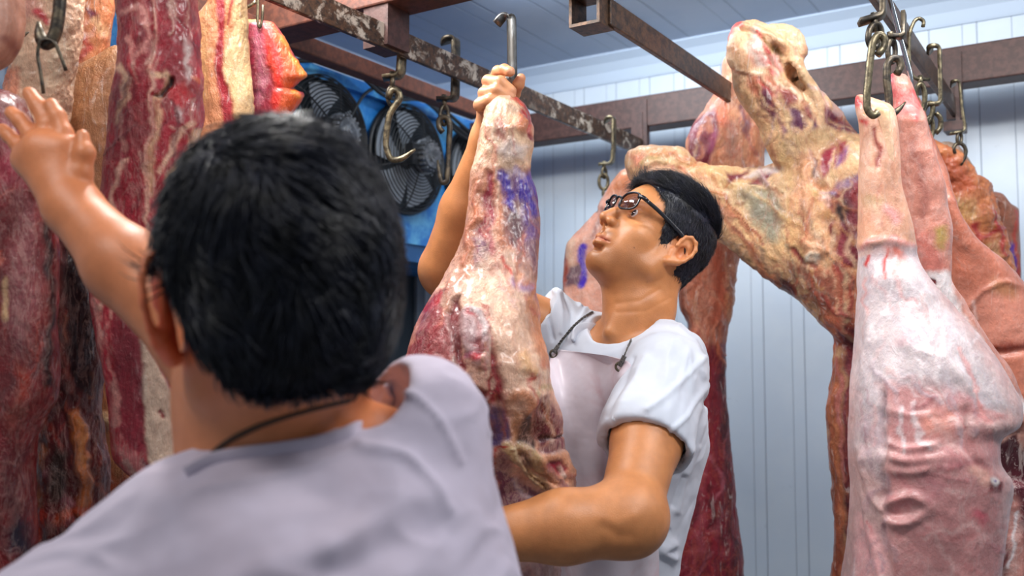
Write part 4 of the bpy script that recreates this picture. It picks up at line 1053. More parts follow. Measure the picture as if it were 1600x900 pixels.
pig2 = rows(1.74, .10, (116, 1390, 1414, 1.75, .04), (135, 1389, 1420, 1.75, .06), (160, 1390, 1430, 1.75, .07), (190, 1394, 1440), (235, 1400, 1452), (280, 1402, 1468), (320, 1406, 1474), (360, 1410, 1482), (400, 1416, 1480), (430, 1424, 1478), (470, 1436, 1500), (520, 1450, 1530), (580, 1470, 1575), (640, 1490, 1600), (680, 1500, 1625), (760, 1520, 1640), (860, 1530, 1650), (1000, 1540, 1650))
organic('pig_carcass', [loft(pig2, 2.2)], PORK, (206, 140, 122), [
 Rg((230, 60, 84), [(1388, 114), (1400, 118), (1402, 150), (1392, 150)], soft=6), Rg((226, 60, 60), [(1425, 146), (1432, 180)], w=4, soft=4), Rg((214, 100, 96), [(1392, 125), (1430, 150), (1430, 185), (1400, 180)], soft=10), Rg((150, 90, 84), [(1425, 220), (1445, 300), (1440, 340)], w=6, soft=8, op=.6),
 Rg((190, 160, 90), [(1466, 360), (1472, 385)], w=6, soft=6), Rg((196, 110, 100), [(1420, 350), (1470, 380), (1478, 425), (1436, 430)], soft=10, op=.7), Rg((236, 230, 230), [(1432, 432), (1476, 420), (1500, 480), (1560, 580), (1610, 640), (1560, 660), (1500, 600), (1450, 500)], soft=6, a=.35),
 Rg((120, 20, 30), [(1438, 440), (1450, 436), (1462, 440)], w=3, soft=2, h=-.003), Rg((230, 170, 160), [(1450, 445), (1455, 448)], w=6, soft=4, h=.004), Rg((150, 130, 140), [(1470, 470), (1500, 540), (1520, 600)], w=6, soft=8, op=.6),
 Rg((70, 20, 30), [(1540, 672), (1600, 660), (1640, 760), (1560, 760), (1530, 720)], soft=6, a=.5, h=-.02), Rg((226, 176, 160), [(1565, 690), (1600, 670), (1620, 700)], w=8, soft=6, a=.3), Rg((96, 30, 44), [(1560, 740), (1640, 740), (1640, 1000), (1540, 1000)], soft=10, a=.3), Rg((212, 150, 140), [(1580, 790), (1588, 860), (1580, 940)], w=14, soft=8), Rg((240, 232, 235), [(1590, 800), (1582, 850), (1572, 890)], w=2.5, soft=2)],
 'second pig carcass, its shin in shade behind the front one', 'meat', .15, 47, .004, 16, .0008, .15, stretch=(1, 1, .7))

haunch = rows(1.98, .16, (150, 1424, 1436, 2.0, .04), (200, 1424, 1448, 2.0, .06), (260, 1434, 1470, 2.0, .1), (320, 1444, 1480), (370, 1458, 1510), (410, 1466, 1562), (440, 1474, 1590), (480, 1484, 1615), (540, 1500, 1640), (600, 1516, 1650), (680, 1530, 1650), (780, 1540, 1650))
organic('pig_haunch', [loft(haunch, 2.4)], PORK, (196, 120, 96), [Rg((214, 140, 118), [(1500, 470), (1560, 440), (1620, 470), (1620, 560), (1520, 540)], soft=14), Rg((176, 120, 74), [(1555, 445), (1580, 455)], w=10, soft=10, op=.7), Rg((150, 60, 40), [(1520, 550), (1620, 540)], w=8, soft=8), Rg((222, 130, 100), [(1470, 380), (1500, 420)], w=12, soft=12, op=.6), Rg((240, 200, 190), [(1524, 470), (1526, 500)], w=1.5, soft=2)],
 'smooth brown-pink pig haunch at the right edge, half behind the second carcass', 'meat', .05, 53, .003, 14, .0006, .12, stretch=(1, 1, 1), ridges=[([(1500, 500), (1530, 460), (1570, 440), (1600, 450)], 4, .004), ([(1510, 545), (1560, 552), (1610, 545)], 5, -.008)])

ofat = rows(2.36, .12, (222, 1448, 1466), (240, 1447, 1490), (258, 1447, 1508), (275, 1450, 1520), (283, 1454, 1540), (310, 1458, 1548), (340, 1462, 1556), (365, 1468, 1568), (400, 1474, 1574), (440, 1480, 1576), (500, 1486, 1576), (600, 1495, 1570), (720, 1500, 1560))
organic('beef_flank', [loft(ofat, 2.4)], FAT, (222, 140, 88), [Rg((214, 110, 70), [(1448, 228), (1500, 250), (1530, 290), (1480, 300)], soft=8, a=.3), Rg((150, 30, 30), [(1466, 268), (1476, 284)], w=4, soft=3), Rg((232, 180, 116), [(1480, 310), (1520, 310), (1525, 340), (1490, 350)], soft=8), Rg((206, 60, 60), [(1548, 330), (1560, 360), (1572, 400)], w=2.5, soft=2.5), Rg((224, 170, 120), [(1530, 385), (1560, 375), (1568, 400), (1540, 405)], soft=5), Rg((190, 50, 50), [(1524, 370), (1568, 358)], w=3, soft=3), Rg((196, 60, 60), [(1522, 350), (1530, 400)], w=4, soft=4)],
 'lumpy orange fat-covered beef flank under the far hook', 'meat', .5, 59, .012, 26, .003, .3, stretch=(1, 1, 1))
ear = rows(2.44, .06, (300, 1540, 1560), (318, 1545, 1575), (328, 1548, 1588), (340, 1552, 1588), (380, 1556, 1590), (420, 1560, 1592), (480, 1560, 1594), (560, 1560, 1594), (660, 1560, 1590))
organic('hide_on_shank', [loft(ear, 2.4)], FAT, (168, 110, 86), [Rg(INK, [(1566, 380), (1588, 385), (1588, 430), (1570, 430)], soft=4, warp=8, op=.85), Rg((196, 70, 50), [(1586, 330), (1588, 400), (1590, 500)], w=2.5, soft=2)],
 'narrow brownish cut edge stamped blue, right of the lumpy orange flank', 'meat', .2, 61, .004, 20, .001, .2)
back = rows(2.5, .08, (222, 1470, 1486), (236, 1468, 1500), (260, 1470, 1516), (290, 1480, 1528), (330, 1490, 1530), (420, 1500, 1535))
organic('beef_shank', [loft(back, 2.6)], FAT, (170, 146, 124), [], 'greyish rounded shank end behind the lumpy orange flank', 'meat', .2, 63, .004, 20, .001, .2)

# ------------------------------------------------------------------ left group
slabr = rows(1.50, .07, (-70, 14, 132), (-10, 14, 130), (40, 18, 126), (80, 20, 122), (120, 14, 114), (160, 6, 108), (200, -4, 104), (260, -14, 96), (340, -24, 80), (420, -30, 60))
organic('fat_slab', [loft(slabr, 2.4)], FAT, (234, 194, 160), [Rg((230, 150, 116), [(0, 108), (30, 110), (42, 190), (0, 190)], soft=8, a=.6), Rg((224, 160, 140), [(20, -10), (60, -10), (70, 30), (30, 30)], soft=12), Rg((206, 60, 70), [(60, 20), (70, 34)], w=5, soft=4), Rg((240, 214, 180), [(70, 60), (110, 40), (105, 120), (70, 140)], soft=12)],
 'pale pitted fat slab hanging in the upper left corner', 'meat', .15, 71, .004, 40, .0022, .15, stretch=(1, 1, 1))
lump = rows(1.22, .09, (-80, -70, 22), (-20, -70, 29), (30, -70, 31), (70, -68, 24), (100, -64, 4), (116, -60, -14))
organic('pork_lump', [loft(lump, 2.6)], PORK, (196, 140, 116), [Rg((150, 90, 76), [(10, 60), (26, 80)], w=6, soft=8)], 'smooth tan lump cut off by the left edge', 'meat', .05, 73, .002, 20, .0005, .1)
org = rows(1.78, .06, (-30, 130, 178), (10, 128, 176), (50, 120, 170), (80, 116, 166), (110, 114, 160), (160, 114, 156), (260, 114, 150))
organic('beef_trim', [loft(org, 2.6)], FAT, (220, 140, 90), [Rg((110, 20, 50), [(132, 6), (150, 12), (158, 30), (144, 34)], soft=4), Rg((196, 70, 50), [(128, 60), (140, 75), (126, 90)], w=5, soft=4), Rg((236, 190, 140), [(150, 30), (165, 50)], w=6, soft=6)], 'small orange fat trimming between the pale slab and the tan cut', 'meat', .4, 75, .005, 30, .0015, .2)
tan = [(112, 108, 188, 66, 1.58, .02), (101, 118, 190, 74, 1.58, .04), (97, 134, 191, 92, 1.58, .06), (97, 160, 191, 130, 1.58, .08)] + rows(1.58, .09, (200, 97, 190), (300, 104, 188), (400, 128, 188), (500, 136, 190), (600, 145, 200), (680, 145, 228), (740, 135, 232), (800, 120, 234), (860, 100, 234), (940, 90, 234), (1000, 90, 220))
organic('beef_brisket', [loft(tan, 2.4)], FAT, (196, 142, 96), [Rg((226, 186, 150), [(98, 118), (110, 94), (150, 78), (165, 70)], w=5, soft=4), Rg((214, 160, 110), [(108, 120), (130, 110), (135, 240), (110, 240)], soft=12), Rg((168, 116, 76), [(160, 100), (185, 100), (180, 300), (160, 300)], soft=12, op=.8),
  Rg((226, 150, 90), [(150, 560), (160, 620), (152, 660)], w=10, soft=7), Rg((196, 90, 50), [(150, 700), (180, 760), (160, 860), (130, 860)], soft=12, a=.3), Rg((120, 20, 24), [(190, 740), (215, 760), (200, 820), (160, 880), (140, 860)], soft=12, a=.3), Rg((206, 130, 80), [(196, 700), (224, 770), (215, 800)], w=10, soft=8), Rg((226, 196, 150), [(142, 636), (160, 650), (172, 668)], w=6, soft=4, h=.006)],
 'tan fat-sided brisket hanging behind the blurred raised hand', 'meat', .12, 77, .003, 24, .001, .15)
loin = rows(1.42, .10, (-60, 186, 304), (0, 188, 305), (60, 190, 308), (110, 186, 311), (126, 183, 314), (150, 178, 312), (185, 174, 316), (220, 172, 306), (260, 166, 298), (320, 160, 292), (400, 142, 286), (460, 146, 284), (540, 158, 278), (600, 172, 277), (650, 178, 278), (700, 180, 278), (722, 186, 277), (745, 212, 276), (765, 236, 272), (782, 248, 262))
regs = [Rg((150, 8, 36), [(188, -60), (240, -60), (238, 120), (225, 250), (180, 250), (176, 150)], soft=4, a=.16), Rg((160, 10, 38), [(244, -60), (305, -60), (308, 160), (268, 170), (244, 110)], soft=4, a=.12),
 Rg((232, 170, 150), [(241, -60), (241, 60), (238, 140), (236, 200), (228, 260)], w=2.5, soft=2.5, h=.002), Rg((226, 150, 140), [(196, 20), (220, 10), (228, 60), (212, 90), (200, 60)], w=4, soft=5, warp=10), Rg((236, 196, 160), [(184, 105), (196, 120), (190, 160), (180, 190)], w=5, soft=5, warp=10),
 Rg((236, 196, 156), [(244, 118), (262, 118), (262, 130), (250, 158)], w=5, soft=4, warp=6), Rg((60, 30, 30), [(268, 128), (258, 142), (252, 152)], w=5, soft=4, h=-.008), Rg((232, 180, 140), [(250, 160), (246, 200), (238, 240), (232, 300)], w=5, soft=5), Rg((240, 220, 215), [(290, 60), (298, 110), (286, 150), (282, 180)], w=4, soft=5, warp=8),
 Rg((214, 30, 46), [(264, 140), (290, 125), (300, 150), (285, 175), (266, 160)], soft=5), Rg((238, 130, 90), [(302, 122), (312, 130)], w=3, soft=2), Rg((236, 190, 160), [(300, 190), (284, 200), (262, 240), (250, 270)], w=5, soft=4), Rg((226, 190, 140), [(306, 210), (296, 240), (280, 262), (266, 280)], w=8, soft=5),
 Rg((176, 20, 46), [(206, 230), (222, 250), (226, 300), (214, 345), (190, 352), (184, 300), (196, 262)], soft=5, warp=4), Rg((236, 180, 156), [(226, 262), (230, 320), (226, 370), (200, 372), (176, 350), (176, 290), (198, 250)], w=3.5, soft=3, warp=6),
 Rg((150, 12, 40), [(176, 490), (224, 490), (226, 600), (226, 708), (206, 705), (182, 660), (182, 560)], soft=3.5, a=.03, warp=3), Rg((226, 150, 140), [(150, 470), (166, 540), (180, 600), (184, 660)], w=5, soft=4, warp=5), Rg((190, 40, 60), [(160, 500), (172, 520), (168, 560), (176, 590)], w=4, soft=3, warp=6),
 Rg((240, 214, 186), [(222, 520), (240, 560), (262, 600), (278, 630), (280, 760), (262, 790), (240, 745), (228, 700)], soft=4, a=.1, warp=3, h=.002), Rg((150, 50, 50), [(248, 645), (252, 652)], w=3, soft=3, h=-.002), Rg((206, 110, 110), [(184, 700), (206, 716), (226, 735), (250, 752)], w=6, soft=5), Rg((210, 160, 150), [(196, 722), (222, 748), (248, 775)], w=5, soft=4), Rg((110, 16, 40), [(226, 722), (244, 740), (262, 752)], w=4, soft=4),
 Rg((150, 14, 40), [(150, 372), (200, 400), (225, 460), (225, 495), (176, 495), (150, 440)], soft=6, a=.3), Rg((232, 180, 160), [(160, 480), (178, 440), (172, 400)], w=3, soft=3)]
regs += sinews((180, -40, 305, 260), 46, [(236, 190, 170), (206, 100, 104), (110, 6, 26), (190, 16, 44)], 84, 20, h=.0015) + sinews((165, 250, 290, 500), 34, [(236, 190, 170), (214, 110, 110), (110, 6, 26)], 80, 22, h=.0015)
organic('beef_loin', [loft(loin, 2.0)], MEAT, (178, 28, 50), regs, 'marbled deep-red beef loin with bone and a white fat edge at its foot', 'meat', .3, 79, .004, 30, .0014, .2)
fst = rows(1.80, .07, (-60, 318, 384), (0, 327, 381), (22, 312, 383), (30, 306, 384), (100, 306, 387), (160, 302, 393), (200, 308, 392), (280, 310, 388), (360, 312, 384))
organic('fat_strip', [loft(fst, 2.2)], FAT, (230, 156, 108), [Rg((240, 205, 150), [(366, -60), (384, -60), (392, 180), (372, 200), (350, 120), (350, 80), (366, 60)], soft=4, h=.003), Rg((166, 24, 40), [(330, -60), (344, -60), (352, 20), (348, 80), (350, 110), (362, 160), (368, 200), (352, 200), (340, 130), (334, 90), (340, 40)], soft=3, a=.02, warp=3), Rg((176, 60, 50), [(352, -30), (360, 10), (356, 40)], w=2, soft=2), Rg((240, 180, 120), [(312, 40), (318, 150)], w=6, soft=8)],
 'two-tone fat strip with a red stripe, beside the red cut', 'meat', .08, 81, .003, 36, .0012, .12)
rc = rows(1.95, .07, (31, 379, 408, 1.95, .03), (38, 378, 424), (55, 379, 440), (80, 382, 455), (100, 385, 467), (112, 386, 474), (118, 387, 478), (128, 388, 466), (138, 389, 458), (146, 390, 474), (156, 390, 470), (175, 392, 456), (220, 394, 440), (280, 396, 430))
organic('beef_rump', [loft(rc, 2.0)], MEAT, (160, 26, 56), [Rg((226, 92, 30), [(415, 36), (432, 50), (452, 80), (482, 118), (450, 136), (482, 146), (470, 180), (440, 240), (428, 240), (430, 150), (424, 80)], soft=4, a=.0, h=.003), Rg((228, 40, 30), [(418, 50), (432, 90), (434, 150), (430, 200)], w=6, soft=6), Rg((236, 140, 48), [(440, 62), (464, 104), (476, 118)], w=4, soft=4), Rg((236, 140, 48), [(458, 140), (474, 148)], w=3, soft=3), Rg((214, 130, 160), [(402, 44), (410, 90), (408, 160)], w=5, soft=8, a=.3, op=.6), Rg((240, 180, 90), [(378, 30), (404, 32)], w=3, soft=3)],  # pale pink streak paints the upright highlight on the red part
 'crimson cut with a jagged glowing orange fat edge on a wire hook', 'meat', .12, 83, .003, 30, .0012, .12)
dk = rows(1.34, .10, (140, -60, 20), (175, -60, 36), (220, -60, 52), (300, -60, 82), (400, -60, 84), (480, -60, 86), (560, -60, 86), (620, -60, 82), (655, -60, 66), (690, -60, 50), (740, -60, 44), (800, -60, 50), (860, -60, 46), (920, -60, 36), (1000, -60, 30))
organic('beef_forequarter', [loft(dk, 2.4)], MEAT, (128, 24, 28), sinews((0, 180, 86, 900), 40, [(176, 60, 50), (70, 10, 18), (196, 80, 50), (150, 90, 90)], 85, 31) + [Rg((150, 80, 84), [(30, 300), (60, 340), (56, 480), (30, 560), (10, 500)], soft=16, a=.3), Rg((196, 66, 40), [(30, 560), (50, 590), (46, 620), (20, 650)], soft=10, a=.3, op=.8), Rg((40, 8, 14), [(76, 350), (80, 500), (74, 600)], w=6, soft=6), Rg((30, 10, 40), [(20, 800), (44, 820), (40, 880), (10, 860)], soft=14), Rg((220, 180, 130), [(10, 440), (6, 500)], w=5, soft=4), Rg((150, 70, 60), [(20, 660), (36, 640)], w=10, soft=14), Rg((150, 20, 50), [(0, 180), (30, 200), (40, 290), (0, 290)], soft=12), Rg((96, 16, 22), [(0, 690), (44, 700), (40, 800), (0, 800)], soft=16)],
 'dark blood-red forequarter filling the left edge under the hand', 'meat', .15, 85, .006, 20, .0015, .3)
rb = rows(1.46, .10, (330, 80, 118), (372, 76, 130), (420, 80, 142), (500, 78, 152), (560, 80, 154), (620, 86, 150), (650, 76, 152), (690, 66, 158), (720, 62, 166), (760, 60, 168), (800, 52, 166), (850, 42, 168), (880, 36, 170), (940, 30, 170), (1000, 30, 165))
organic('beef_ribs', [loft(rb, 2.2)], MEAT, (112, 26, 28), sinews((60, 380, 160, 880), 36, [(206, 100, 70), (60, 8, 14), (190, 60, 40), (226, 150, 110)], 86, 32) + [Rg((52, 14, 24), [(98, 376), (126, 372), (140, 430), (146, 560), (138, 620), (112, 600), (106, 500)], soft=5, a=.35), Rg((206, 120, 110), [(84, 380), (88, 400), (86, 430)], w=5, soft=5), Rg((176, 100, 90), [(92, 440), (96, 540), (110, 610)], w=5, soft=6, a=.4), Rg((236, 132, 56), [(116, 650), (128, 700), (132, 760), (128, 800)], w=11, soft=6, h=.006), Rg((232, 150, 80), [(122, 660), (130, 720)], w=5, soft=5), Rg((200, 76, 40), [(90, 810), (120, 800), (140, 790)], w=8, soft=6), Rg((190, 110, 120), [(80, 740), (100, 780), (112, 790)], w=5, soft=4), Rg((196, 110, 60), [(66, 700), (60, 780), (52, 850)], w=7, soft=6, a=.5), Rg((206, 60, 40), [(64, 800), (58, 850)], w=4, soft=4), Rg((70, 44, 34), [(84, 700), (104, 710), (100, 780), (76, 780)], soft=8), Rg((60, 8, 14), [(90, 830), (140, 810), (150, 860), (90, 880)], soft=8, a=.3)],
 'dark rib cage slab with an orange fat cord, lower left', 'meat', .3, 87, .008, 22, .002, .3, ridges=[([(124, 640), (130, 800)], 8, .008), ([(108, 380), (112, 600)], 5, -.006)])
# ------------------------------------------------------------------ people
def add_head(Fd, O, Rm, s=1.0, face=True, ears=(1.0, 1.0)):
    """head in its own frame: x forward, y to its left, z up; origin between the ear canals"""
    Fd.local(O, Rm)
    S = lambda p: tuple(np.array(p, float) * s)
    e = lambda c, r, k=.015, op='add', R=None: Fd.ell(S(c), S(r), k * s, op, R)
    c = lambda a, b, ra, rb, k=.01, op='add': Fd.cone(S(a), S(b), ra * s, rb * s, k * s, op)
    e((-.006, 0, .045), (.094, .074, .085), .01)
    e((.040, 0, .050), (.050, .062, .052), .02)
    e((.042, 0, -.012), (.050, .056, .062), .02)
    e((.048, 0, -.045), (.044, .046, .044), .02)
    e((-.02, 0, -.02), (.060, .060, .055), .03)
    for q in (-1, 1):
        c((.008, q * .050, -.048), (.066, q * .016, -.082), .020, .017, .02)
        c((-.004, q * .056, -.010), (.008, q * .052, -.050), .018, .018, .02)
        e((.052, q * .042, -.012), (.026, .022, .020), .015)
        e((.040, q * .036, -.045), (.034, .022, .030), .02)
    e((.076, 0, -.080), (.019, .020, .016), .018)
    e((.030, 0, -.075), (.045, .040, .024), .025)
    if face:
        for q in (-1, 1):
            e((.098, q * .034, .020), (.020, .021, .014), .012, 'sub')
            e((.068, q * .032, .0205), (.0150, .0165, .0135), .004)
            c((.078, q * .014, .041), (.066, q * .052, .042), .009, .007, .012)
            c((.082, q * .020, .0265), (.070, q * .046, .024), .0028, .0028, .004)   # upper lid
            c((.080, q * .020, .0145), (.069, q * .045, .015), .0022, .0022, .004)  # lower lid
            e((.0845, q * .033, .0205), (.0075, .0118, .0052), .0015, 'sub')
        c((.080, 0, .036), (.101, 0, .006), .0085, .0095, .010)
        c((.101, 0, .006), (.110, 0, -.008), .0095, .0105, .006)
        for q in (-1, 1):
            e((.098, q * .0135, -.012), (.012, .008, .0085), .006)
            c((.092, q * .006, -.024), (.100, q * .004, -.018), .006, .005, .006)
            e((.1045, q * .0068, -.0205), (.0065, .0036, .0045), .002, 'sub')
        e((.082, 0, -.038), (.016, .028, .018), .012)
        for q in (-1, 1):
            c((.0965, 0, -.0415), (.0955, q * .010, -.0405), .0048, .0050, .004)
            c((.0955, q * .010, -.0405), (.083, q * .026, -.047), .0050, .0028, .004)
            c((.0955, 0, -.0530), (.0925, q * .012, -.0530), .0058, .0056, .005)
            c((.0925, q * .012, -.0530), (.082, q * .025, -.049), .0056, .0028, .004)
            c((.103, 0, -.0470), (.088, q * .027, -.0480), .0012, .0010, .002, 'sub')
        e((.092, 0, -.0655), (.010, .018, .005), .008, 'sub')
        e((.100, 0, -.033), (.006, .003, .006), .006, 'sub')
    for q in (-1, 1):                               # ears
        ear = ears[0] if q < 0 else ears[1]
        base = np.array([-.008, q * .073, .004])
        A = lambda u, v, o: base + np.array([u * .97 - o * .25, q * (o + max(-u, 0) * .35 * ear + (ear - 1) * .008), v * (1 + (ear - 1) * .3)])
        e(A(-.006, .002, .004), (.012, .006, .026), .006)
        e(A(-.010, .006, .0045), (.0155, .0048, .0265), .003)
        hx = [(.010, .004), (.008, .016), (.004, .026), (-.006, .032), (-.017, .028), (-.023, .016), (-.022, .002), (-.016, -.012), (-.008, -.020)]
        pts = [A(u, v, .009) for u, v in hx]
        Fd.chain([S(p) for p in pts], [.0034 * s] * len(pts), .003 * s)
        c(A(-.008, -.020, .007), A(.006, -.028, .004), .0068, .0072, .006)
        c(A(.004, -.020, .004), A(.008, -.004, .004), .005, .004, .005)
        Fd.chain([S(A(u, v, .007)) for u, v in [(-.002, .020), (-.011, .014), (-.013, 0), (-.006, -.010)]], [.0026 * s] * 4, .004 * s)
        e(A(-.004, -.002, .011), (.0085, .0075, .012), .004, 'sub')
    Fd.local(np.zeros(3), np.eye(3))

def skin_color(V, base, seed=0):
    C = np.tile(np.append(np.array(col(*base)), 0), (len(V), 1))
    C[:, :3] *= (1 + .10 * fbm(V * 14, 3, seed))[:, None]
    return C

def tint(C, L, c, r, rad, k=1.0):
    d = np.linalg.norm((L - np.array(c)) / np.array(rad), axis=1)
    t = np.clip(1.25 - d, 0, 1) * k; t = np.clip(t, 0, 1); t = t * t * (3 - 2 * t)
    C[:, :3] += t[:, None] * (np.array(col(*r)) - C[:, :3])

def finger(Fd, pts, r0, r1, k=.003):
    pts = [np.asarray(p, float) for p in pts]
    rs = np.linspace(r0, r1, len(pts))
    Fd.chain(pts, rs, k)
    for i in range(1, len(pts) - 1): Fd.ell(pts[i], np.full(3, rs[i] * 1.06), k)

# ================================================== person in glasses
O_A = P(1050, 389, 1.745)
psi, th = math.radians(26), math.radians(34)
Fh = -RIGHT * math.cos(psi) - FWH * math.sin(psi)
F_A = Fh * math.cos(th) + np.array([0, 0, 1]) * math.sin(th)
U_A = -Fh * math.sin(th) + np.array([0, 0, 1]) * math.cos(th)
R_A = frame(F_A, U_A + np.cross(U_A, F_A) * .10)
O_A = O_A - R_A[:, 1] * .076          # the pixel is the near ear; the origin sits between the ears
HS = 1.03
LA = lambda p: O_A + R_A @ (np.asarray(p, float) * HS)

lo = P(640, 60, 1.2); 
Fd = Field((-1.35, .95, 1.05), (.05, 1.95, 1.95), .0030)
def A_body(Fd, skin=True):
    add_head(Fd, O_A, R_A, HS)
    # neck
    Fd.cone(LA((-.022, 0, -.035)), P(1003, 478, 1.80), .056, .060, .025)
    Fd.cone(P(1003, 478, 1.80), P(985, 560, 1.82), .060, .075, .02)
    Fd.cone(LA((.02, 0, -.07)), P(975, 500, 1.77), .035, .035, .03)
    Fd.cone(LA((-.03, .035, -.05)), P(955, 520, 1.74), .018, .014, .02)          # neck muscle
    # torso core under the shirt
    Fd.cone(P(900, 545, 1.87), P(1035, 590, 1.72), .060, .065, .03)
    Fd.cone(P(965, 640, 1.82), P(950, 850, 1.82), .105, .105, .03)
    # left arm (towards the camera) and forearm under the leg
    Fd.cone(P(1040, 590, 1.63), P(1010, 690, 1.54), .060, .054, .02)
    Fd.cone(P(1010, 690, 1.54), P(985, 790, 1.45), .054, .048, .02)
    Fd.ell(P(978, 815, 1.43), (.054, .054, .052), .03)
    Fd.cone(P(985, 810, 1.43), P(880, 823, 1.42), .055, .052, .02)
    Fd.cone(P(880, 823, 1.42), P(745, 840, 1.42), .052, .034, .02)
    Fd.cone(P(745, 840, 1.42), P(690, 846, 1.43), .034, .028, .02)
    # raised right arm
    Fd.cone(P(880, 520, 1.88), P(790, 480, 1.86), .052, .048, .02)
    Fd.cone(P(790, 480, 1.86), P(700, 432, 1.82), .048, .045, .02)
    Fd.ell(P(692, 424, 1.80), (.044, .044, .044), .02)
    Fd.cone(P(700, 415, 1.79), P(728, 330, 1.76), .050, .046, .02)
    Fd.cone(P(728, 330, 1.76), P(762, 215, 1.71), .046, .028, .02)
    Fd.cone(P(762, 215, 1.71), P(771, 185, 1.70), .027, .027, .02)
    # right hand closed over the cut end of the leg and the hook
    Fd.cone(P(768, 185, 1.69), P(775, 142, 1.69), .024, .026, .012)
    Fd.ell(P(764, 165, 1.675), (.022, .022, .028), .012)
    z = 1.635
    finger(Fd, [P(772, 132, 1.69), P(764, 126, 1.655), P(780, 118, 1.63), P(803, 118, 1.635)], .0105, .0088, .003) if False else None
    finger(Fd, [P(770, 128, 1.69), P(778, 112, 1.67), P(788, 109, 1.645), P(797, 112, 1.632)], .0105, .0090)           # index, tip up
    finger(Fd, [P(765, 140, 1.69), P(763, 127, 1.655), P(782, 128, 1.632), P(799, 142, 1.628)], .0115, .0095)          # middle
    finger(Fd, [P(760, 152, 1.69), P(757, 146, 1.650), P(776, 141, 1.628), P(798, 153, 1.628)], .0115, .0095)          # ring
    finger(Fd, [P(757, 168, 1.69), P(750, 164, 1.650), P(766, 157, 1.628), P(784, 156, 1.626)], .0120, .0090)          # little
    finger(Fd, [P(784, 160, 1.70), P(803, 146, 1.675), P(810, 132, 1.655), P(814, 122, 1.648)], .0125, .0085)          # thumb
    # left hand under the foot of the leg
    Fd.cone(P(695, 846, 1.43), P(665, 850, 1.45), .026, .030, .01)
    for q, dy in enumerate((-14, -2, 10, 21)):
        finger(Fd, [P(668, 846 + dy, 1.45), P(640, 842 + dy, 1.455), P(624, 840 + dy, 1.48), P(618, 838 + dy, 1.50)], .0098, .0078)
    finger(Fd, [P(690, 836, 1.44), P(674, 816, 1.45), P(660, 806, 1.465)], .0115, .009)
A_body(Fd)
V, F = Fd.mesh(1)
# finer head: rebuilt at 1.4 mm and used where the coarse mesh is too blunt
L = ((V - O_A) @ R_A) / HS
def head_detail():
    lo = O_A - .17; hi = O_A + .17
    f = Field(lo, hi, .00155)
    A_body(f)
    return f
fh = head_detail()
Vh, Fq = fh.mesh(1)
# stitch by cutting both along one plane through the neck: the coarse body keeps what lies outside the fine box
inner = np.all(np.abs(V - O_A) < .166, axis=1)
keep = ~inner[F].all(1)
edge_h = np.all(np.abs(Vh - O_A) < .1685, axis=1)
Fh2 = Fq[edge_h[Fq].all(1)]
V2 = np.concatenate([V, Vh]); F2 = np.concatenate([F[keep], Fh2 + len(V)])
used = np.unique(F2); rem = np.full(len(V2), -1); rem[used] = np.arange(len(used)); V2 = V2[used]; F2 = rem[F2]
C = skin_color(V2, (200, 134, 84), 3)
C[:, :3] *= (1 + .10 * fbm(V2 * 60, 3, 8))[:, None]
L = ((V2 - O_A) @ R_A) / HS
px, py = proj(V2)
headm = (np.linalg.norm(L, axis=1) < .16)
def T(c, r, rad, k=1.0):
    tint(C, L, c, r, rad, k)
Ls = L.copy(); Ls[:, 1] = np.abs(Ls[:, 1])
def T2(c, r, rad, k=1.0):
    tint(C, Ls, c, r, rad, k)
T2((.055, .05, -.01), (222, 160, 112), (.035, .03, .025), .6)
T2((.07, .0, -.075), (132, 98, 74), (.036, .05, .028), .7)       # shaved chin
T2((.03, .05, -.062), (150, 102, 70), (.05, .025, .026), .55)
T2((.094, .012, -.034), (126, 92, 72), (.010, .022, .007), .65)
T2((.090, .010, -.0465), (176, 92, 84), (.016, .022, .0085), .85)
T((.108, 0, -.008), (206, 130, 92), (.016, .018, .014), .5)
T2((-.012, .08, .004), (214, 130, 88), (.028, .02, .036), .5)
T2((.1045, .0068, -.0205), (60, 28, 20), (.005, .004, .004), .9)  # dark tint paints the shade inside the nostrils
T2((.078, .033, .0285), (150, 96, 66), (.012, .018, .003), .6)
rs = np.random.default_rng(5)
for _ in range(18):                                                      # moles
    c0 = (rs.uniform(.0, .07), rs.uniform(.03, .07), rs.uniform(-.08, .0)); tint(C, L, c0, (96, 56, 40), (.0018, .006, .0018), .9)
# knuckle and nail colour
for q, r_ in (((797, 110), (232, 168, 138)), ((812, 123), (226, 150, 124)), ((800, 145), (226, 156, 122)), ((765, 128), (238, 184, 148)), ((757, 147), (232, 176, 138)), ((750, 166), (226, 166, 128))):
    d = np.hypot(px - q[0], py - q[1]); t = np.clip(1.2 - d / 9, 0, 1) * .6 * (py < 230) * (px < 830)
    C[:, :3] += t[:, None] * (np.array(col(*r_)) - C[:, :3])
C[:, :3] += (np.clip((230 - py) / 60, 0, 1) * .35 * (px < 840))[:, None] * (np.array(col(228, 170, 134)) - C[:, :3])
N2 = vnormals(V2, F2)
for pts, wd, h in [([(749, 176), (760, 166), (775, 160)], 2.0, -.0015), ([(760, 135), (775, 133), (790, 138)], 1.8, -.001), ([(945, 822), (965, 838), (985, 838)], 9, -.0014), ([(940, 812), (968, 818), (990, 806)], 10, .0014), ([(1030, 452), (1000, 470), (965, 474)], 4.0, -.0009), ([(1046, 466), (1010, 486), (965, 488)], 3.5, -.0008)]:
    d = seg_dist(px, py, pts); V2 = V2 + N2 * (h * np.exp(-(d / wd) ** 2))[:, None]
personA = empty('person', (O_A[0], O_A[1], 0), 'person in white t-shirt, apron and dark glasses, looking up and lifting the stamped leg', 'person')
body = mkobj('body', V2, F2, SKIN, personA, C)

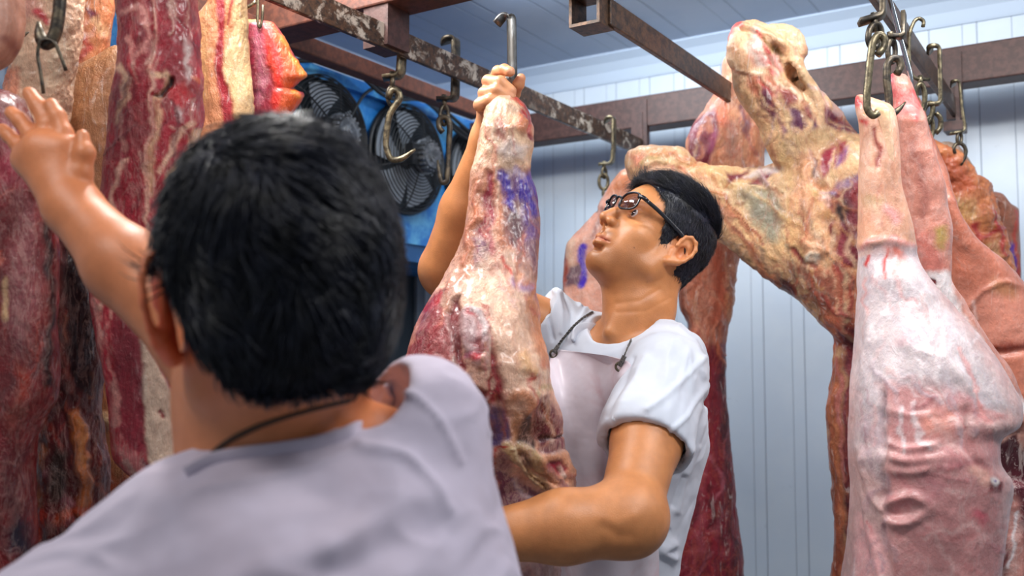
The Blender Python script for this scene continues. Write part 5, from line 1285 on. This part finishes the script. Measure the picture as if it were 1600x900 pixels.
# eyes
for q in (-1, 1):
    a = np.linspace(0, math.pi, 13)
    def ball(c, r, n=16, cut=None):
        Vb = [LA((c[0] + r * math.cos(u) if cut is None else c[0] + r * math.cos(u), c[1] + r * math.sin(u) * math.cos(v), c[2] + r * math.sin(u) * math.sin(v))) for u in np.linspace(0, cut or math.pi, 9) for v in np.linspace(0, 2 * math.pi, n, endpoint=False)]
        Fb = [(i * n + j, i * n + (j + 1) % n, (i + 1) * n + (j + 1) % n, (i + 1) * n + j) for i in range(8) for j in range(n)]
        return np.array(Vb), Fb
    V, F = ball((.0722, q * .0328, .0205), .0118); ey = mkobj('eye', V, F, EYEW, personA)
    V, F = ball((.0725, q * .0328, .0205), .0120, 20, .62); mkobj('iris', V, F, EYED, ey)

# hair -------------------------------------------------------------
def hair_mesh(O, R, s, prof, side, seed, thick, top, nstr, lens, wid, lift, fwdflow, extra=None, h=.0026, curl=.2, prof2=None, gro=1.0):
    """short hair: a close shell over the scalp plus many fine tufts. prof: outline in the head's side view"""
    W = lambda L: O + (np.asarray(L) * s) @ R.T
    f = Field(np.zeros(3) - .17, np.zeros(3) + .19, h)
    f.ell((-.006, 0, .045), (.094 + thick, .074 + thick, .085 + thick), 0)
    f.ell((.040, 0, .050), (.050 + thick * .6, .062 + thick, .052 + thick), .02)
    f.ell((-.02, 0, -.02), (.060 + thick, .060 + thick * .8, .055 + thick), .03)
    if top: f.ell((-.005, 0, .075 + top), (.085, .068, .060), .02)
    g = np.stack(np.meshgrid(*[f.lo[q] + f.h * np.arange(f.n[q]) for q in range(3)], indexing='ij'), -1)
    x = g[..., 0]; y = g[..., 1]; z_ = g[..., 2]
    nz = vnoise(g.reshape(-1, 3) * 90, seed).reshape(x.shape) * .004
    sdp = poly_sd((x + nz) * 1000, (z_ + nz) * 1000, [(a * 1000, b * 1000) for a, b in prof]) / 1000
    if prof2:
        sd2 = poly_sd((x + nz) * 1000, (z_ + nz) * 1000, [(a * 1000, b * 1000) for a, b in prof2]) / 1000
        sdp = np.where(y > 0, sdp, sd2)
    K = np.maximum(f.F, sdp)
    if side is not None: K = np.maximum(K, side(x, y, z_))
    f.F = K.astype(np.float32)
    V, Q = f.mesh(2)
    N = vnormals(V, Q)
    # groove the shell along the flow
    ang = np.arctan2(V[:, 1], V[:, 2] - .02)
    gr = fbm(np.stack([ang * 16, V[:, 0] * 22, V[:, 2] * 14], 1), 3, seed) * .0035 + fbm(np.stack([ang * 46, V[:, 0] * 30, V[:, 2] * 30], 1), 2, seed + 4) * .0016
    V = V + N * gr[:, None] * gro
    shell = (W(V), [tuple(q) for q in Q])
    r = np.random.default_rng(seed)
    # pick roots on the outer side of the shell
    tri = V[Q].mean(1); nn = N[Q].mean(1)
    ok = (nn * (tri - np.array([0, 0, .03]))).sum(1) > .02
    idx = r.choice(np.where(ok)[0], nstr)
    p0 = tri[idx] + r.normal(0, .0012, (nstr, 3)); n0 = nn[idx]
    fl = fwdflow(p0, r)
    fl = fl - (fl * n0).sum(1)[:, None] * n0; fl /= np.linalg.norm(fl, axis=1)[:, None] + 1e-9
    ln = lens(p0) * r.uniform(.7, 1.25, nstr); lf = lift * r.uniform(.3, 1.6, nstr)
    SEG = 5
    pts = []
    curl = r.normal(0, curl, (nstr, 3))
    for k in range(SEG):
        t = k / (SEG - 1)
        q = p0 - n0 * .0014 + (fl * t + n0 * (lf * math.sin(t * 2.2))[:, None] + curl * (t * t * .5)) * ln[:, None]
        # follow the skull
        q = q - n0 * (t * t * ln * ln / .20 * .5)[:, None]
        pts.append(q)
    pts = np.stack(pts, 1)                         # n, SEG, 3
    Tn = np.gradient(pts, axis=1); Tn /= np.linalg.norm(Tn, axis=2)[..., None] + 1e-9
    A = np.cross(Tn, n0[:, None, :] + 1e-4); A /= np.linalg.norm(A, axis=2)[..., None] + 1e-9
    B = np.cross(Tn, A)
    w_ = wid * np.array([1, 1, .85, .6, .12])
    ring3 = [(math.cos(a), math.sin(a)) for a in (0, 2.094, 4.189)]
    VV = np.stack([pts + (A * ca + B * sa * .7) * w_[None, :, None] for ca, sa in ring3], 2)   # n,SEG,3,3
    VV = W(VV.reshape(-1, 3))
    base = np.arange(nstr)[:, None, None] * SEG * 3
    k = np.arange(SEG - 1)[None, :, None] * 3; m = np.arange(3)[None, None, :]
    q0 = base + k + m; q1 = base + k + (m + 1) % 3
    FF = np.stack([q0, q1, q1 + 3, q0 + 3], -1).reshape(-1, 4)
    Vall = np.concatenate([shell[0], VV]); Fall = np.concatenate([Q, FF + len(shell[0])])
    return Vall, Fall

profA = [(.100, .17), (.093, .105), (.080, .090), (.066, .072), (.052, .062), (.047, .045), (.036, .032), (.026, .004), (.020, -.014), (.010, -.012), (.006, .020), (-.006, .040), (-.022, .034), (-.030, .010), (-.028, -.026), (-.040, -.060), (-.060, -.070), (-.16, -.055), (-.16, .17)]
def flowA(p, r):
    f = np.zeros_like(p); f[:, 0] = np.where(p[:, 2] > .085, .9, -.25); f[:, 2] = np.where(p[:, 2] > .085, .2, -1.0); f[:, 1] = np.where(p[:, 2] > .085, -.25, 0)
    return f + r.normal(0, .16, p.shape)
V, F = hair_mesh(O_A, R_A, HS, profA, None, 9, .0045, .010, 24000, lambda p: np.where(p[:, 2] > .085, .030, np.where(p[:, 2] > .03, .012, .008)), .00042, .20, flowA, gro=.35)
mkobj('hair', V, F, HAIR, personA)
# eyebrows
r = np.random.default_rng(3)
for q in (-1, 1):
    ev = []
    for _ in range(150):
        t = r.uniform(0, 1); c0 = np.array([.0875 - .017 * t * t, q * (.014 + .036 * t), .0425 + .005 * math.sin(t * 2.6) + r.uniform(-.003, .003)])
        d_ = np.array([-.003, q * .008, .002 - .003 * t])
        ev.append(tube([LA(c0 + [.0002, 0, 0]), LA(c0 + d_ * .5 + [.0012, 0, 0]), LA(c0 + d_)], [.00035 * HS, .0003, .0001], 3, m=3))
    if True:
        pass
    V, F = join(ev); mkobj('eyebrow', V, F, HAIR, personA)

# glasses ----------------------------------------------------------
gl = empty('glasses', LA((.09, 0, .03)), 'dark-framed tinted glasses worn by the person looking up', 'glasses')
def lens_out(q, k=1.0):
    pts = []
    for a in np.linspace(0, 2 * math.pi, 28, endpoint=False):
        cx, cy = math.cos(a), math.sin(a)
        u = .0245 * math.copysign(abs(cx) ** .72, cx) * k; v = .0165 * math.copysign(abs(cy) ** .72, cy) * k
        y = .034 + u; z_ = .031 + v + .003 * (u / .0245) * (v > 0)
        x = .1055 - .010 * ((y - .010) / .05) ** 2 - (.004 if y > .05 else 0) * 0
        pts.append((x + (z_ - .031) * .12, q * y, z_))
    return pts
fr = []
for q in (-1, 1):
    fr.append(tube([LA(p) for p in lens_out(q)], .0021, 6, closed=True, m=44))
fr.append(tube([LA((.106, -.011, .036)), LA((.109, 0, .039)), LA((.106, .011, .036))], .0024, 6))
for q in (-1, 1): fr.append(tube([LA((.0995, q * .055, .041)), LA((.096, q * .065, .041)), LA((.088, q * .070, .039))], [.004, .0045, .004], 6))
V, F = join(fr); mkobj('frame', V, F, GLFRAME, gl)
for q in (-1, 1):
    V, F = tube([LA((.089, q * .0700, .039)), LA((.06, q * .0745, .037)), LA((.02, q * .079, .032)), LA((-.004, q * .0815, .027)), LA((-.022, q * .082, .010)), LA((-.032, q * .079, -.006))], 1.0, rect=(.0035, .0012), ref=R_A[:, 2])
    tp = mkobj('temple', V, F, GLFRAME, gl)
    lo_ = [LA(p) for p in lens_out(q, .97)]; cc = np.mean(lo_, 0) + R_A[:, 0] * .0015
    V = np.array([cc] + lo_ + [cc - R_A[:, 0] * .0012] + [p - R_A[:, 0] * .0012 for p in lo_]); n = len(lo_)
    F = [(0, 1 + i, 1 + (i + 1) % n) for i in range(n)] + [(n + 1, n + 2 + (i + 1) % n, n + 2 + i) for i in range(n)] + [(1 + i, n + 2 + i, n + 2 + (i + 1) % n, 1 + (i + 1) % n) for i in range(n)]
    mkobj('lens', V, F, LENS, gl)

# t-shirt ------------------------------------------------------------
def cloth_relief(V, N, seed, amp=.004, freq=9, folds=(), dirn=(-.5, -.85), wr=.0048):
    px, py = proj(V)
    D = RIGHT * dirn[0] + UP * dirn[1]; D = D / np.linalg.norm(D); X_ = np.cross(D, FWH)
    Q = np.stack([V @ D * 5, V @ X_ * 26, V @ FWH * 18], 1) + fbm(V * 8, 2, seed + 8)[:, None] * .8
    d = amp * (1 - np.abs(fbm(V * freq, 3, seed)) * 3) * .5 + amp * .35 * fbm(V * freq * 3, 3, seed + 3) + wr * (.5 - np.abs(fbm(Q, 2, seed + 9)) * 2.2) * (.4 + .6 * np.clip(fbm(V * 6, 2, seed + 12) * 2 + .5, 0, 1))
    for pts, wd, h in folds:
        t = seg_dist(px + 5 * fbm(V * 12, 2, seed), py, catmull(pts, 12)); d = d + h * np.exp(-(t / wd) ** 2)
    return V + N * d[:, None]
f = Field((-1.35, .90, .80), (.05, 2.05, 1.62), .0036)
f.cone(P(900, 545, 1.87), P(1035, 588, 1.72), .068, .078, .05)
f.cone(P(985, 545, 1.83), P(985, 640, 1.80), .075, .12, .05)
f.cone(P(975, 640, 1.83), P(950, 800, 1.83), .132, .122, .06)
f.cone(P(950, 800, 1.83), P(940, 920, 1.84), .122, .128, .05)
f.cone(P(940, 920, 1.84), P(938, 1030, 1.84), .128, .155, .05)
f.cone(P(1035, 700, 1.83), P(985, 860, 1.84), .085, .080, .05)
f.cone(P(1037, 588, 1.64), P(1010, 672, 1.555), .074, .071, .04)
f.cone(P(1010, 672, 1.555), P(1003, 720, 1.535), .071, .074, .02)
f.cone(P(885, 535, 1.88), P(845, 500, 1.88), .066, .066, .04)
f.cone(P(845, 500, 1.88), P(790, 475, 1.86), .066, .066, .02)
# hollow the sleeve mouths, cut the hems
f.cone(P(1012, 690, 1.55), P(985, 800, 1.46), .0665, .069, .002, 'sub')
f.ell(P(955, 830, 1.40), (.26, .26, .135), .004, 'sub') if False else None
g = np.stack(np.meshgrid(*[f.lo[q] + f.h * np.arange(f.n[q]) for q in range(3)], indexing='ij'), -1).astype(np.float32)
ax = P(985, 800, 1.46) - P(1012, 690, 1.55); ax /= np.linalg.norm(ax)
pl = (g - P(1006, 698, 1.54)) @ ax          # beyond the hem plane, near the arm only
near = np.linalg.norm(g - P(1000, 740, 1.50), axis=-1) - .125
f.F = np.maximum(f.F, -np.maximum(-pl, near)).astype(np.float32)
ax2 = P(790, 475, 1.86) - P(885, 535, 1.88); ax2 /= np.linalg.norm(ax2)
pl2 = (g - P(838, 500, 1.88)) @ ax2
f.F = np.maximum(f.F, -np.maximum(-pl2, np.linalg.norm(g - P(800, 480, 1.86), axis=-1) - .12)).astype(np.float32)
f.cone(P(1010, 533, 1.82), P(1050, 552, 1.74), .048, .052, .04)
# neck opening
f.cone(P(1005, 440, 1.79), P(968, 488, 1.76), .060, .068, .004, 'sub')
f.ell(P(958, 488, 1.70), (.075, .075, .042), .006, 'sub')
del g, pl, near, pl2
V, F = f.mesh(2); N = vnormals(V, F)
foldsA = [([(1098, 560), (1060, 600), (1010, 640)], 5, .004), ([(1110, 600), (1070, 650), (1040, 680)], 4, .004), ([(1100, 640), (1088, 690), (1062, 730)], 6, .006), ([(1090, 700), (1075, 740), (1060, 800)], 5, .005), ([(1070, 745), (1055, 790)], 4, -.005),
          ([(1010, 560), (985, 610), (960, 660)], 6, .004), ([(990, 560), (975, 600), (950, 650)], 4, -.003), ([(850, 470), (858, 500), (862, 530)], 3, -.006), ([(868, 455), (876, 490), (876, 520)], 3, .005), ([(880, 460), (890, 490), (884, 520)], 3, -.005), ([(900, 455), (908, 480)], 3, .004), ([(930, 470), (905, 500), (890, 530)], 3, .004),
          ([(1060, 510), (1085, 540), (1100, 590)], 4, .003), ([(1050, 850), (1035, 862), (1050, 872)], 7, .010), ([(942, 684), (975, 668), (1010, 668), (1045, 682), (1074, 706)], 2.2, -.0018), ([(945, 680), (1000, 660), (1074, 698)], 2.5, .0015), ([(1045, 830), (1035, 845)], 4, -.006)]
V = cloth_relief(V, N, 31, .0045, 9, foldsA)
shirt = mkobj('t_shirt', V, F, SHIRT, personA)
BV = bvh_of(shirt)
bvb = bvh_of(body)
def surf(px, py, off, bv=None, z0=1.72):
    h = raycast(bv or BV, px, py)
    if h[0] is None: return P(px, py, z0)
    p = np.array(h[0]); d = CAM - p; return p + off * d / np.linalg.norm(d)
def surf_line(pts, off, n, bv=None, z0=1.72, sm=2, wob=0):
    q = catmull(np.array(pts, float), n); dz = []
    for x, y in q:
        h = raycast(bv or BV, x, y)
        dz.append(np.nan if h[0] is None else (np.array(h[0]) - CAM) @ FWD - off)
    dz = np.array(dz); ok = ~np.isnan(dz); ok &= np.abs(dz - np.nanmedian(dz)) < .22
    dz = np.interp(np.arange(n), np.arange(n)[ok], dz[ok])
    for _ in range(sm): dz[1:-1] = (dz[:-2] + dz[1:-1] * 2 + dz[2:]) / 4
    return PA(q[:, 0], q[:, 1], dz)
# neck band and sleeve hem
nb = surf_line([(896, 534), (899, 522), (908, 512), (935, 513), (962, 512), (985, 506), (1006, 498), (1026, 489), (1046, 480)], .002, 40)
V, F = tube(nb, 1.0, rect=(.0085, .0028), ref=UP, m=60); mkobj('neck_band', V, F, SHIRT, personA)
# apron ---------------------------------------------------------------
rowsA = [(548, 866, 944), (556, 862, 966), (566, 858, 985), (590, 852, 983), (620, 848, 974), (650, 845, 962), (680, 842, 960), (720, 838, 975), (760, 835, 995), (800, 832, 1012), (850, 828, 1028), (900, 824, 1030), (960, 820, 1032), (1040, 815, 1035)]
rr = catmull(np.array(rowsA, float), 90); NX = 40
dep = np.zeros((90, NX))
for i, (y, x0, x1) in enumerate(rr):
    for j in range(NX):
        x = x0 + (x1 - x0) * j / (NX - 1)
        h = raycast(BV, min(x, 1030), min(y, 1000)); p = np.array(h[0]) if h[0] is not None else P(x, y, 1.72)
        dd = (p - CAM) @ FWD; dep[i, j] = dd
dep = np.where(dep < 1.60, np.nan, dep)
for i in range(90):
    m = ~np.isnan(dep[i]); dep[i] = np.interp(np.arange(NX), np.arange(NX)[m], dep[i][m]) if m.any() else dep[i - 1]
for _ in range(4):
    q = np.pad(dep, 1, 'edge'); dep = np.minimum.reduce([q[:-2, 1:-1], q[2:, 1:-1], q[1:-1, :-2], q[1:-1, 2:], dep])
for _ in range(14):
    q = np.pad(dep, 1, 'edge'); dep = (q[:-2, 1:-1] + q[2:, 1:-1] + q[1:-1, :-2] + q[1:-1, 2:] + q[1:-1, 1:-1] * 2) / 6
X = rr[:, 1:2] + (rr[:, 2:3] - rr[:, 1:2]) * np.linspace(0, 1, NX)[None]; Y = np.repeat(rr[:, 0:1], NX, 1)
Y = Y + (np.linspace(0, 1, NX)[None] - .3) * 10 * np.exp(-np.arange(90) / 6.0)[:, None]
fold = .006 * np.sin(X / 16 + Y / 90) * np.clip((Y - 560) / 80, 0, 1) + .004 * np.sin(X / 9 - Y / 60 + 1)* np.clip((Y - 560) / 80, 0, 1)
G = PA(X, Y, dep - .012 + fold)
Gb = PA(X, Y, dep - .009 + fold)
V = np.concatenate([G.reshape(-1, 3), Gb.reshape(-1, 3)]); n1 = 90 * NX
F = [(i * NX + j, i * NX + j + 1, (i + 1) * NX + j + 1, (i + 1) * NX + j) for i in range(89) for j in range(NX - 1)]
F = F + [tuple(n1 + k for k in reversed(q)) for q in F]
bd = [j for j in range(NX)] + [i * NX + NX - 1 for i in range(1, 90)] + [89 * NX + j for j in range(NX - 2, -1, -1)] + [i * NX for i in range(88, 0, -1)]
F += [(a, n1 + a, n1 + b, b) for a, b in zip(bd, bd[1:] + bd[:1])]
apron = mkobj('apron', V, F, APRON, personA)
BA = bvh_of(apron)
for gx, gy, ln_ in ((865, 553, [(865, 551), (872, 540), (884, 524), (898, 508), (912, 496), (926, 487)]), (968, 573, [(968, 572), (976, 556), (984, 536), (992, 520), (1004, 507), (1020, 494), (1046, 479)])):
    sl = surf_line(ln_, .005, 60)
    # two twisted strands
    T_ = np.gradient(sl, axis=0); T_ /= np.linalg.norm(T_, axis=1)[:, None]; A_ = np.cross(T_, FWD); B_ = np.cross(T_, A_)
    a = np.arange(60) * .9
    tw = []
    for o_ in (0, math.pi):
        tw.append(tube(sl + .0014 * (A_ * np.cos(a + o_)[:, None] + B_ * np.sin(a + o_)[:, None]), .0015, 5, m=110))
    tw.append(tube(surf_line(ln_[:2], .007, 8, BA), [.004] * 8, 7, m=14))
    V, F = join(tw); cd = mkobj('neck_cord', V, F, CORD, personA)
    c0 = surf(gx, gy, .004, BA); a = np.linspace(0, 2 * math.pi, 24, endpoint=False)
    V, F = tube([c0 + .0062 * (RIGHT * math.cos(q) + UP * 1.1 * math.sin(q)) for q in a], .0022, 6, closed=True, m=32); mkobj('eyelet', V, F, STEEL, personA)
# trousers and boots, below the frame
f = Field((-1.15, .95, .05), (-.1, 2.05, 1.12), .008)
hipA = P(945, 1000, 1.84); hx = hipA[0]; hy = hipA[1]
f.cone((hx, hy, .93), (hx, hy, .88), .105, .125, .03)
for q in (-1, 1):
    k = np.array([hx, hy, 0]) + (RIGHT * .8 + FWH * -.5) * q * .09
    f.cone((k[0], k[1], .88), (k[0] - .02, k[1], .50), .095, .072, .04); f.cone((k[0] - .02, k[1], .50), (k[0], k[1] + .01, .16), .072, .062, .02)
V, F = f.mesh(1); mkobj('trousers', V, F, TROUS, personA)
for q in (-1, 1):
    k = np.array([hx, hy, 0]) + (RIGHT * .8 + FWH * -.5) * q * .09
    f = Field(k - [.35, .35, .01], k + [.35, .35, .32], .008)
    f.cone((k[0], k[1] + .01, .27), (k[0], k[1] + .01, .07), .066, .055, .02); f.cone((k[0], k[1] + .01, .055), tuple(k + Fh * .15 + [0, .01, .045]), .05, .042, .03)
    f.F = np.maximum(f.F, -(f.lo[2] + f.h * np.arange(f.n[2]))[None, None, :]).astype(np.float32)
    V, F = f.mesh(1); mkobj('boot', V, F, BOOT, personA)

# ================================================== person in the foreground
zb = .86
psi = math.radians(25); th = math.radians(-8)
Fh = FWH * math.cos(psi) - RIGHT * math.sin(psi)
F_B = Fh * math.cos(th) + np.array([0, 0, 1]) * math.sin(th)
U_B = -Fh * math.sin(th) + np.array([0, 0, 1]) * math.cos(th) - RIGHT * .06
R_B = frame(F_B, U_B); HB = 1.12
O_B = P(440, 490, .86)
LB = lambda p: O_B + R_B @ (np.asarray(p, float) * HB)
f = Field((-1.32, .25, 1.0), (-.2, 1.20, 1.82), .0034)
add_head(f, O_B, R_B, HB, True, (.6, 2.0))
f.cone(LB((-.02, 0, -.03)), P(418, 640, .90), .062, .066, .03)
f.cone(P(418, 640, .90), P(440, 790, .88), .066, .080, .03)
f.cone(P(358, 600, .92), P(385, 760, .90), .048, .055, .04)
f.cone(P(440, 760, .89), P(600, 700, .92), .060, .040, .04)
f.cone(P(430, 800, .88), P(330, 860, .87), .075, .060, .04)
# raised arm
f.cone(P(410, 800, .93), P(372, 660, .99), .056, .050, .02)
f.cone(P(372, 660, .99), P(312, 530, 1.02), .050, .043, .02)
f.cone(P(308, 526, 1.02), P(195, 415, 1.06), .044, .041, .02)
f.cone(P(195, 415, 1.06), P(115, 325, 1.10), .041, .030, .02)
f.cone(P(112, 322, 1.10), P(98, 292, 1.11), .029, .029, .02)
# open hand
f.cone(P(98, 292, 1.11), P(72, 240, 1.12), .026, .030, .012); f.cone(P(104, 285, 1.11), P(100, 240, 1.115), .022, .024, .012); f.cone(P(88, 288, 1.11), P(45, 250, 1.125), .022, .020, .012)
finger(f, [P(104, 240, 1.115), P(100, 208, 1.115), P(90, 182, 1.12), P(80, 164, 1.125)], .0110, .0085)
finger(f, [P(86, 232, 1.12), P(74, 196, 1.12), P(60, 166, 1.13), P(46, 146, 1.135)], .0112, .0085)
finger(f, [P(64, 234, 1.12), P(48, 208, 1.125), P(32, 188, 1.13), P(18, 176, 1.135)], .0108, .0082)
finger(f, [P(46, 246, 1.125), P(28, 226, 1.13), P(14, 212, 1.135), P(4, 202, 1.14)], .0098, .0076)
finger(f, [P(110, 302, 1.10), P(127, 270, 1.10), P(133, 240, 1.10), P(129, 212, 1.105)], .0120, .0078, .008)
V, F = f.mesh(1)
C = skin_color(V, (214, 134, 88), 13)
Lb = ((V - O_B) @ R_B) / HB
Lb2 = Lb.copy(); Lb2[:, 1] = np.abs(Lb2[:, 1])
tint(C, Lb2, (-.012, .090, .0), (240, 100, 54), (.040, .036, .054), 1.0)
tint(C, Lb2, (-.03, .06, -.05), (214, 120, 84), (.04, .03, .04), .5)
personB = empty('person', (O_B[0], O_B[1] - .05, 0), 'person seen from behind in the foreground, black hair, white t-shirt, left hand raised', 'person')
mkobj('body', V, F, SKIN, personB, C)
profB = [(.11, .17), (.09, .085), (.062, .060), (.045, .042), (.030, .030), (.014, .034), (-.010, .034), (-.028, .022), (-.038, .000), (-.040, -.030), (-.050, -.058), (-.062, -.066), (-.085, -.074), (-.12, -.072), (-.17, -.05), (-.17, .18)]
profB2 = [(.11, .17), (.09, .085), (.062, .060), (.050, .02), (.030, -.03), (-.01, -.045), (-.04, -.060), (-.062, -.066), (-.085, -.074), (-.12, -.072), (-.17, -.05), (-.17, .18)]
def flowB(p, r):
    f = np.zeros_like(p)
    a = 1.6 * fbm(p * 11, 2, 77) + .9 * fbm(p * 26, 2, 78)
    f[:, 2] = -np.cos(a) * np.where(p[:, 2] > .10, .2, 1.0); f[:, 1] = np.sin(a) + .25; f[:, 0] = -.35 + .4 * np.cos(a * 1.7)
    return f + r.normal(0, .10, p.shape)
V, F = hair_mesh(O_B, R_B, HB, profB, None, 21, .016, .010, 16000, lambda p: np.where(p[:, 2] < -.02, .020, .034), .0010, .14, flowB, h=.003, curl=.08, prof2=profB2)
mkobj('hair', V, F, HAIR, personB)
# shirt
f = Field((-1.1, .15, .62), (.1, 1.25, 1.45), .0042)
f.cone(P(650, 668, .93), P(645, 960, .90), .064, .074, .05)
f.cone(P(330, 862, .86), P(85, 1035, .80), .073, .078, .05)
f.cone(P(455, 815, .87), P(640, 700, .92), .073, .060, .05)
f.cone(P(455, 815, .87), P(330, 862, .86), .073, .070, .05)
f.cone(P(440, 1000, .86), P(560, 960, .88), .16, .15, .05)
f.cone(P(440, 1000, .86), P(250, 1080, .84), .16, .15, .05)
f.cone(P(440, 1050, .88), P(440, 1300, .90), .17, .16, .05)
f.cone(P(300, 850, .93), P(278, 700, .965), .062, .060, .03) if False else None
f.cone(P(425, 560, .92), P(455, 730, .915), .075, .094, .004, 'sub')
f.ell(P(560, 625, .90), (.055, .055, .050), .01, 'sub')
V, F = f.mesh(2); N = vnormals(V, F)
foldsB = [([(520, 860), (600, 800), (680, 770)], 26, .006), ([(500, 900), (600, 850), (700, 830)], 24, -.005), ([(420, 880), (560, 850)], 30, .004), ([(610, 600), (670, 640), (720, 720)], 6, .003), ([(300, 770), (450, 740), (560, 700)], 5, .002), ([(560, 700), (640, 720), (700, 800)], 9, .005)]
V = cloth_relief(V, N, 51, .006, 7, foldsB, (1, .35), .004)
sb = mkobj('t_shirt', V, F, SHIRTB, personB)
BB = bvh_of(sb)
cl = surf_line([(292, 742), (330, 722), (380, 712), (440, 704), (500, 693), (550, 676), (588, 650), (606, 625), (607, 600)], .001, 50, BB, .87)
V, F = tube(cl, 1.0, rect=(.0075, .0030), ref=UP, m=70); mkobj('neck_band', V, F, SHIRTB, personB)
BBody = bvh_of([o for o in personB.children if o.name.startswith('body')][0])
cl = surf_line([(318, 722), (350, 694), (400, 668), (450, 650), (500, 636), (545, 626)], .001, 30, BBody, .87)
V, F = tube(cl, .0026, 7); mkobj('neck_cord', V, F, CORDD, personB)
f = Field((-.9, .25, .05), (.1, 1.25, 1.0), .010)
hB = np.array([O_B[0], O_B[1] - .02, 0])
f.cone(hB + [0, 0, .92], hB + [0, 0, .80], .16, .15, .03)
for q in (-1, 1):
    k = hB + RIGHT * q * .095
    f.cone(k + [0, 0, .80], k + [0, 0, .48], .10, .075, .03); f.cone(k + [0, 0, .48], k + [0, 0, .16], .075, .065, .02)
V, F = f.mesh(1); mkobj('trousers', V, F, TROUS, personB)
for q in (-1, 1):
    k = hB + RIGHT * q * .095
    f = Field(k - [.35, .35, .01], k + [.35, .35, .32], .008)
    f.cone(k + [0, 0, .27], k + [0, 0, .07], .068, .055, .02); f.cone(k + [0, 0, .055], k + FWH * .16 + [0, 0, .045], .05, .042, .03)
    f.F = np.maximum(f.F, -(f.lo[2] + f.h * np.arange(f.n[2]))[None, None, :]).astype(np.float32)
    V, F = f.mesh(1); mkobj('boot', V, F, BOOT, personB)
